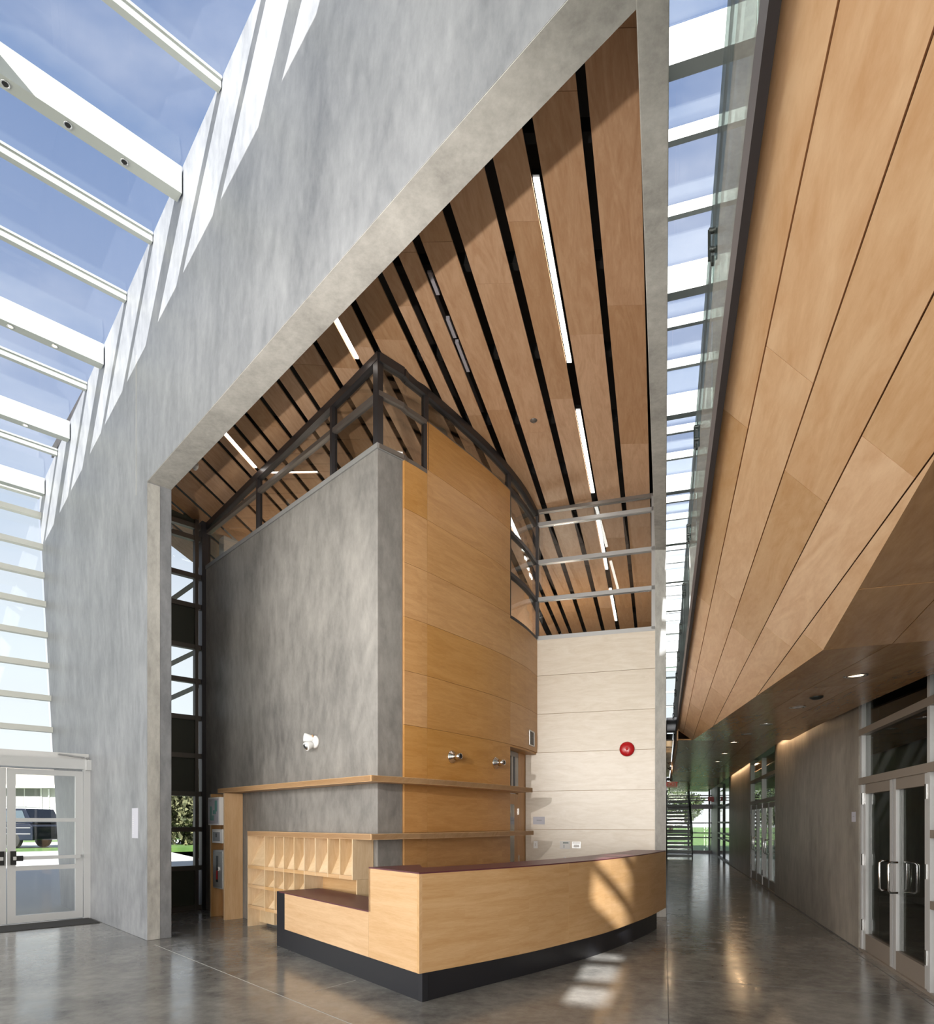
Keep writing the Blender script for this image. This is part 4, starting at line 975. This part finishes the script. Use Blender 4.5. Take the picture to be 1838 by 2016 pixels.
cb(3.74, 3.765, .282, .30, .74, .80, 'latch', 'chrome', o); cb(3.80, 3.845, .284, .287, .60, .74, 'red_mark', 'sign_red', o)

# pigeonhole unit
pg = thing('pigeonhole_unit', tuple(C+LD*1.6+LN*.15), 'pale plywood pigeonhole rack of slanted slots under the lower shelf', 'shelf unit')
def kat(u, dep):       # distance along the tower face for column u at offset dep
    rx = (u-CX)/FPX; c = C+LN*dep; return (c.x-rx*c.y)/(rx*LD.y-LD.x)
DP = 0.295
us = [487.6, 520.8, 539.8, 558.3, 578.5, 598.6, 620.3, 644.8, 668.5, 693.3]
kk = [kat(u, DP) for u in us]
z3, z2, z1_, z0_ = 1.302, 0.838, 0.565, 0.27
th = 0.009
for i, k in enumerate(kk):
    zlo = 0.0 if i == 0 else (z0_ if i <= 5 else z2)
    if i == 9: zlo = z2
    cb(k-th, k+th, .01, DP, zlo, z3-.002, 'end_panel' if i in (0, 9) else 'divider', 'birch', pg)
for (a, b, z) in ((0, 9, z2), (0, 5, z1_), (0, 5, z0_)):
    for i in range(a, b):
        k0, k1 = kk[i+1]+th, kk[i]-th
        cb(k0, k1, .01, DP-.004, z, z+.014, 'shelf_bottom', 'birch', pg, LD); cb(k0, k1, DP-.008, DP, z, z+.045, 'shelf_lip', 'fir', pg, LD)
        zt = {z2: z3, z1_: z2, z0_: z1_}[z]
        q0 = C+LD*k0+LN*(DP-.03)+UP*(z+.014); q1 = C+LD*k1+LN*(DP-.03)+UP*(z+.014); r0_ = C+LD*k0+LN*.05+UP*(zt-.004); r1_ = C+LD*k1+LN*.05+UP*(zt-.004)
        MB().ext([q0, q1, r1_, r0_], LN*-0.008).build('slanted_back', 'birch', pg)
cb(kk[9], kk[5], .012, .03, 0.0, z2, 'lower_panel', 'fir', pg, LD)
cb(kk[9]-th, kk[9]+.01, .012, DP-.06, 0, z2-.002, 'lower_side', 'birch', pg)
cb(kk[0]-.45, kk[0]-th, .012, .12, 0.05, z0_-.01, 'lower_side', 'birch', pg)

# ================================================================== SMALL WALL THINGS
# emergency light on the concrete
p = on_plane(622, 1461, C, LN); o = thing('emergency_light', tuple(p), 'white twin-head emergency light on the concrete wall', 'light')
MB().lathe(p, LN, [(0, .085), (.03, .083), (.045, .06)], 24).build('base_plate', 'white', o)
h1 = p+LN*.08+LD*.05+UP*.05; MB().lathe(h1, LN+LD*.8+UP*.2, [(-.06, .02), (-.04, .045), (.05, .06), (.06, .055)], 18).build('lamp_head', 'white', o)
h2 = p+LN*.10-LD*-.01-UP*.05; MB().lathe(h2, LN-UP*.5, [(-.06, .02), (-.04, .045), (.04, .058), (.05, .055)], 18).build('lamp_head', 'white', o)
MB().lathe(h2+(LN-UP*.5).normalized()*.05, LN-UP*.5, [(0, .045), (.01, .04), (.016, .01)], 18).build('lens', 'chrome', o)
MB().tube([p+LN*.04+UP*.06, p+LN*.06+UP*.09], .01, 6).build('stem', 'ply_edge', o)
# two chrome wall lamps on the curved wood
def curve_hit(u, v, off=0.02):
    rx, rz = ray(u, v); P = offset(CURVE, off)
    for a, b in zip(P[:-1], P[1:]):
        if a.x/a.y <= rx <= b.x/b.y:
            t = (rx*a.y-a.x)/((b.x-a.x)-rx*(b.y-a.y)); q = a.lerp(b, t); q.z = 1.5+rz*q.y; d_ = (b-a).normalized(); return q, V((d_.y, -d_.x, 0)), d_
for k, (u, v, lab) in enumerate(((889, 1490, 'chrome conical wall lamp on the maple wall, left of two'), (975, 1502, 'chrome conical wall lamp on the maple wall, right of two'))):
    p, n_, t_ = curve_hit(u, v); o = thing('wall_lamp', tuple(p), lab, 'light', 'chrome wall lamps')
    MB().lathe(p, n_, [(0, .085), (.01, .085), (.014, .07), (.03, .068), (.034, .055), (.06, .052), (.064, .043)], 28).build('base_rings', 'chrome', o)
    MB().lathe(p+n_*.06, n_, [(0, .05), (.05, .042), (.09, .038), (.088, .03)], 24).build('lamp_head', 'chrome', o)
    MB().lathe(p+n_*.142, n_, [(0, .03), (.007, .029)], 18).build('dark_lens', 'black', o)
# vent grille
p, n_, t_ = curve_hit(1046, 1454); o = thing('vent_grille', tuple(p), 'small rectangular vent with metal frame at the right edge of the maple wall', 'vent')
mb = MB(); w, h = .15, .125
for dx, dz, ww, hh in ((-w, -h, .02, 2*h), (w-.02, -h, .02, 2*h), (-w, -h, 2*w, .018), (-w, h-.018, 2*w, .018)): mb.box(p+t_*dx+UP*dz, t_*ww, n_*.012, UP*hh)
mb.build('frame', 'aluminium', o); MB().box(p-t_*(w-.01)-UP*(h-.01)+n_*.001, t_*(2*w-.02), n_*.003, UP*(2*h-.02)).build('dark_opening', 'black', o)
mb = MB()
for i in range(5): mb.box(p-t_*(w-.02)+UP*(-h+.04+i*.042)+n_*.004, t_*(2*w-.04), n_*.004, UP*.006)
mb.build('louvre', 'black', o, kind='stuff')
# fire bell, paper, switches on the pale wall
bp_ = B1+bn*0.018
p = on_plane(1234, 1475, bp_, bn); o = thing('fire_bell', tuple(p), 'round red fire alarm bell on the pale back wall', 'alarm bell')
MB().lathe(p, bn, [(0, .115), (.02, .12), (.045, .115), (.06, .09), (.07, .04), (.072, .0)], 32).build('gong', 'red', o); MB().lathe(p+bn*.072, bn, [(0, .022), (.012, .02), (.016, .0)], 16).build('centre_bolt', 'sign_red', o)
def wb_(u0, v0, u1, v1, th, name, mat, parent=None, **pr):
    a = on_plane(u0, v1, bp_, bn); b = on_plane(u1, v1, bp_, bn); z1 = on_plane(u0, v0, bp_, bn).z; b.z = a.z
    return MB().ext([a, b, V((b.x, b.y, z1)), V((a.x, a.y, z1))], bn*th).build(name, mat, parent, **pr)
def wthing(u, v, name, label, cat, group=None): return thing(name, tuple(on_plane(u, v, bp_, bn)), label, cat, group)
o = wthing(1061, 1615, 'paper_notice', 'small white paper notice taped to the pale wall left side', 'paper')
wb_(1049, 1608, 1072, 1623, .002, 'sheet', 'paper', o); wb_(1056, 1614, 1066, 1616, .0025, 'print_line', 'grey_print', o)
o = wthing(1054, 1663, 'light_switch', 'small white light switch plate low on the pale wall behind shelf shadow', 'switch'); wb_(1050, 1656, 1058, 1670, .006, 'plate', 'white', o); wb_(1053, 1660, 1055, 1666, .012, 'toggle', 'offwhite', o)
o = wthing(1112, 1663, 'thermostat', 'white thermostat plate with dark display, left of two plates', 'thermostat'); wb_(1102, 1656, 1122, 1671, .012, 'plate', 'offwhite', o); wb_(1108, 1658, 1119, 1660.5, .014, 'display', 'lcd', o); wb_(1109, 1663, 1111, 1669, .014, 'slider', 'grey_print', o)
o = wthing(1134, 1663, 'control_plate', 'grey control plate beside the thermostat, right of two plates', 'switch'); wb_(1126, 1657, 1143, 1670, .010, 'plate', 'aluminium', o); wb_(1127, 1658, 1142, 1660.5, .012, 'cover_top', 'white', o); wb_(1129, 1663, 1140, 1668, .012, 'button_row', 'offwhite', o)
p = on_plane(1112, 1689, bp_, bn); o = thing('desk_bell', tuple(p), 'small round white fitting just above the desk top on the pale wall', 'fitting'); MB().lathe(p, bn, [(0, .022), (.03, .02), (.04, .01)], 14).build('knob', 'white', o)
# paper strip on the big wall
a, b = on_wall(260, 1652), on_wall(272, 1652); zt_, zb2 = on_wall(266, 1591).z, on_wall(266, 1650).z
o = thing('paper_strip', (a.x, a.y, zb2), 'tall narrow strip of taped paper notices on the big concrete wall', 'paper')
MB().ext([V((a.x, a.y, zb2)), V((b.x, b.y, zb2)), V((b.x, b.y, zt_)), V((a.x, a.y, zt_))], -WT*0.003).build('sheet', 'paper', o)
mb = MB()
for i in range(9):
    z = zb2+.06+i*(zt_-zb2-.14)/9; mb.ext([V((a.x, a.y, z))+WS*.03, V((a.x, a.y, z))+WS*.07, V((a.x, a.y, z+.006))+WS*.07, V((a.x, a.y, z+.006))+WS*.03], -WT*.004)
mb.build('print_lines', 'offwhite', o, kind='stuff')
# notice by the right doors
q = yc(1681, 2.27); q2 = yc(1673+4, 2.27); a = pc(2.268, q, 1.5+(HZ-1620)/FPX*q)
o = thing('paper_notice', tuple(a), 'white paper notice on the concrete wall beside the right-hand glass doors', 'paper')
MB().box(pc(2.266, 7.60, 1.50), V((0.002, 0, 0)), pc(0, .16)-pc(0, 0), UP*0.12).build('sheet', 'paper', o); MB().box(pc(2.264, 7.65, 1.56), V((0.002, 0, 0)), pc(0, .06)-pc(0, 0), UP*0.008).build('print_line', 'grey_print', o)

# ================================================================== OUTSIDE
MB().box((-120, -60, -0.35), (240, 0, 0), (0, 260, 0), (0, 0, 0.1)).build('ground', 'grass', label='green lawn around the building', cat='lawn', kind='stuff')
def slope(a0, a1, b1, b0, name, mat, **k):
    return MB().ext([V(a0), V(a1), V(b1), V(b0)], (0, 0, -0.2)).build(name, mat, **k)
slope(pw(-2.74, -20, -0.01), pw(-2.74, 5, -0.01), pw(-21.5, 7, 0.33), pw(-21.5, -22, 0.33), 'pavement', 'pavement', label='pale concrete forecourt outside the entrance', cat='pavement', kind=S)
slope(pw(-21.5, -30, 0.33), pw(-21.5, 30, 0.33), pw(-24.5, 30, 0.36), pw(-24.5, -30, 0.36), 'verge', 'grass', label='strip of sunlit grass between forecourt and parked car', cat='lawn', kind='stuff')
slope(pw(-24.5, -40, 0.34), pw(-24.5, 30, 0.34), pw(-34, 30, 0.36), pw(-34, -40, 0.36), 'street', 'pavement', label='grey street behind the parked car', cat='street', kind=S)
slope(pw(-34, -60, 0.36), pw(-34, 40, 0.36), pw(-60, 40, 0.4), pw(-60, -60, 0.4), 'front_lawn', 'grass', label='green front lawn of the house across the street', cat='lawn', kind='stuff')
# parked SUV
def suv(name, loc, ang, label, L_=4.8, paint='car_paint'):
    root = thing(name, loc, label, 'car'); x = V((math.cos(ang), math.sin(ang), 0)); y = V((-x.y, x.x, 0)); o_ = V(loc)
    def P(a, b, c): return o_+x*a+y*b+UP*c
    W = 0.93; h = L_/2
    prof = [(-h, .35), (-h, .95), (-h+.15, 1.08), (h-1.25, 1.05), (h-.2, .92), (h, .75), (h, .35)]
    MB().ext([P(a, -W, c) for a, c in prof], y*2*W).build('body', paint, root, bevel=.05)
    cab = [(-h+.08, 1.08), (-h+.42, 1.72), (h-2.35, 1.76), (h-1.35, 1.07)]
    MB().ext([P(a, -W+.10, c) for a, c in cab], y*(2*W-.2)).build('cabin', paint, root, bevel=.05)
    for sgn in (-1, 1):
        for a0, a1, b0, b1 in ((-h+.35, -h+1.2, -h+.55, -h+1.2), (-h+1.28, -h+2.15, -h+1.28, -h+2.15), (-h+2.23, h-1.55, -h+2.23, h-2.2)):
            yy_ = (W-.095)*sgn; MB().ext([P(a0, yy_, 1.14), P(a1, yy_, 1.14), P(b1, yy_, 1.64), P(b0, yy_, 1.64)], y*.012*sgn).build('side_window', 'car_glass', root)
    for a in (-h+.95, h-.95):
        for sgn in (-1, 1):
            w_ = MB().lathe(P(a, sgn*(W-.10), .36), y*sgn, [(-.1, .34), (-.08, .36), (.09, .36), (.11, .33), (.11, .2)], 24).build('wheel', 'tyre', root)
            MB().lathe(P(a, sgn*(W-.10), .36), y*sgn, [(.10, .2), (.125, .19), (.13, .03)], 16).build('rim', 'chrome', w_)
    for c in (.62, .88): MB().box(P(-h+.1, W-.008, c), x*(L_-.3), y*.02, UP*.025).build('side_trim', 'grey_frame', root)
    mb = MB()
    for sgn in (-.7, .7): mb.bar(P(-h+.5, sgn, 1.80), P(h-2.4, sgn, 1.82), .04, .03)
    mb.build('roof_rail', 'chrome', root); return root
suv('suv', (-20.9, 28.6, 0.35), math.radians(174), 'dark blue sport utility vehicle parked outside the entrance door')
# small house across the street
hs = thing('house', (-30, 40, 0.35), 'white bungalow across the street seen through the entrance door', 'house')
ho = V((-38.5, 39.0, 0.35)); MB().box(ho, (12.8, 1.1, 0), (-.6, 7, 0), (0, 0, 3.5)).build('walls', 'siding', hs)
hd = V((12.8, 1.1, 0)).normalized(); hn_ = V((hd.y, -hd.x, 0))
fp = ho+hn_*0.02
MB().box(fp+hd*9.0+UP*1.95, hd*3.0, hn_*.04, UP*1.35).build('window_frame', 'white', hs)
for k in range(3): MB().box(fp+hd*(9.08+k*.96)+UP*2.03+hn_*.04, hd*.90, hn_*.02, UP*1.19).build('window_pane', 'curtain', hs)
mb = MB(); a0 = ho-hd*.5+hn_*.8+UP*3.3; a1 = a0+hd*13.9; mb.ext([a0, a1, a1-hn_*4.4+UP*1.5, a0-hn_*4.4+UP*1.5], UP*.15).build('roof', 'roof_tan', hs)
MB().bar(a0, a1, .12, .14).build('gutter', 'white', hs); MB().tube([fp+hd*12.6+UP*3.2+hn_*.4, fp+hd*12.4+UP*2.7, fp+hd*12.4+UP*.2], .05, 8).build('downpipe', 'white', hs)
def clump(name, loc, rx_, rz_, mat, label, cat, n=450, trunk=True, seed=1):
    rnd = random.Random(seed); root = thing(name, loc, label, cat); mb = MB()
    for i in range(n):
        a = rnd.uniform(0, 6.28); el_ = rnd.uniform(-1, 1); rr_ = rnd.uniform(.55, 1)
        c = V(loc)+V((math.cos(a)*math.sqrt(1-el_**2)*rx_*rr_, math.sin(a)*math.sqrt(1-el_**2)*rx_*rr_, rz_*(1.15 if trunk else .9)+el_*rz_*rr_*.9)); s_ = rx_*rnd.uniform(.05, .12)
        for k in range(16):                                        # leaf sprays
            d_ = V((rnd.gauss(0, 1), rnd.gauss(0, 1), rnd.gauss(0, 1))).normalized(); p_ = c+d_*s_*1.6*rnd.uniform(.3, 1)
            e1 = V((rnd.gauss(0, 1), rnd.gauss(0, 1), rnd.gauss(0, 1))).normalized(); e2 = d_.cross(e1).normalized(); w_ = s_*rnd.uniform(.35, .7); b0 = len(mb.v)
            mb.v += [p_-e1*w_, p_-e2*w_*.5, p_+e1*w_, p_+e2*w_*.5]; mb.f.append([b0, b0+1, b0+2, b0+3])
    mb.build('crown', mat, root, kind='stuff')
    if trunk: MB().tube([V(loc), V(loc)+UP*rz_*.8], rx_*.07, 8).build('trunk', 'bark', root)
    return root
clump('tree', (-44.0, 62, .3), 1.6, 3.6, 'leaves_autumn', 'round tree top just above the entrance door header', 'tree', seed=3)
clump('hedge', (-14.0, 33.0, .35), 3.0, 2.0, 'leaves_autumn', 'large leafy shrub outside the narrow end window', 'shrub', n=800, trunk=False, seed=5)
clump('hedge', (-22.5, 47, .35), 3.4, 2.6, 'leaves', 'dark shrub behind the leafy shrub outside the narrow end window', 'shrub', n=800, trunk=False, seed=6)
for k, (c, Y, r_) in enumerate(((-12.0, 96, 4.5), (1.0, 104, 5.0), (15, 96, 4.5), (24, 60, 5))):
    clump('tree', tuple(pc(c, Y, -.2)), r_, 3.6, 'leaves', ['leafy tree beyond the lawn at the left of the corridor end', 'leafy tree beyond the lawn straight behind the corridor end', 'leafy tree beyond the lawn right of the corridor end', 'leafy tree outside the far right doors'][k], 'tree', n=420, seed=10+k)
# slanted canopy seen through the end window
o = thing('canopy', tuple(pw(-6, 1.6, 3.0)), 'pale sloping outdoor struts of a canopy beyond the end window', 'canopy')
for (a, b) in (((330, 1186), (396, 1139)), ((330, 1310), (396, 1278)), ((330, 1377), (396, 1348))):
    p, q = on_plane(a[0], a[1], pw(-4.6, 0), WS), on_plane(b[0], b[1], pw(-4.6, 0), WS); MB().bar(p, q, .07, .09).build('strut', 'mullion_cream', o)
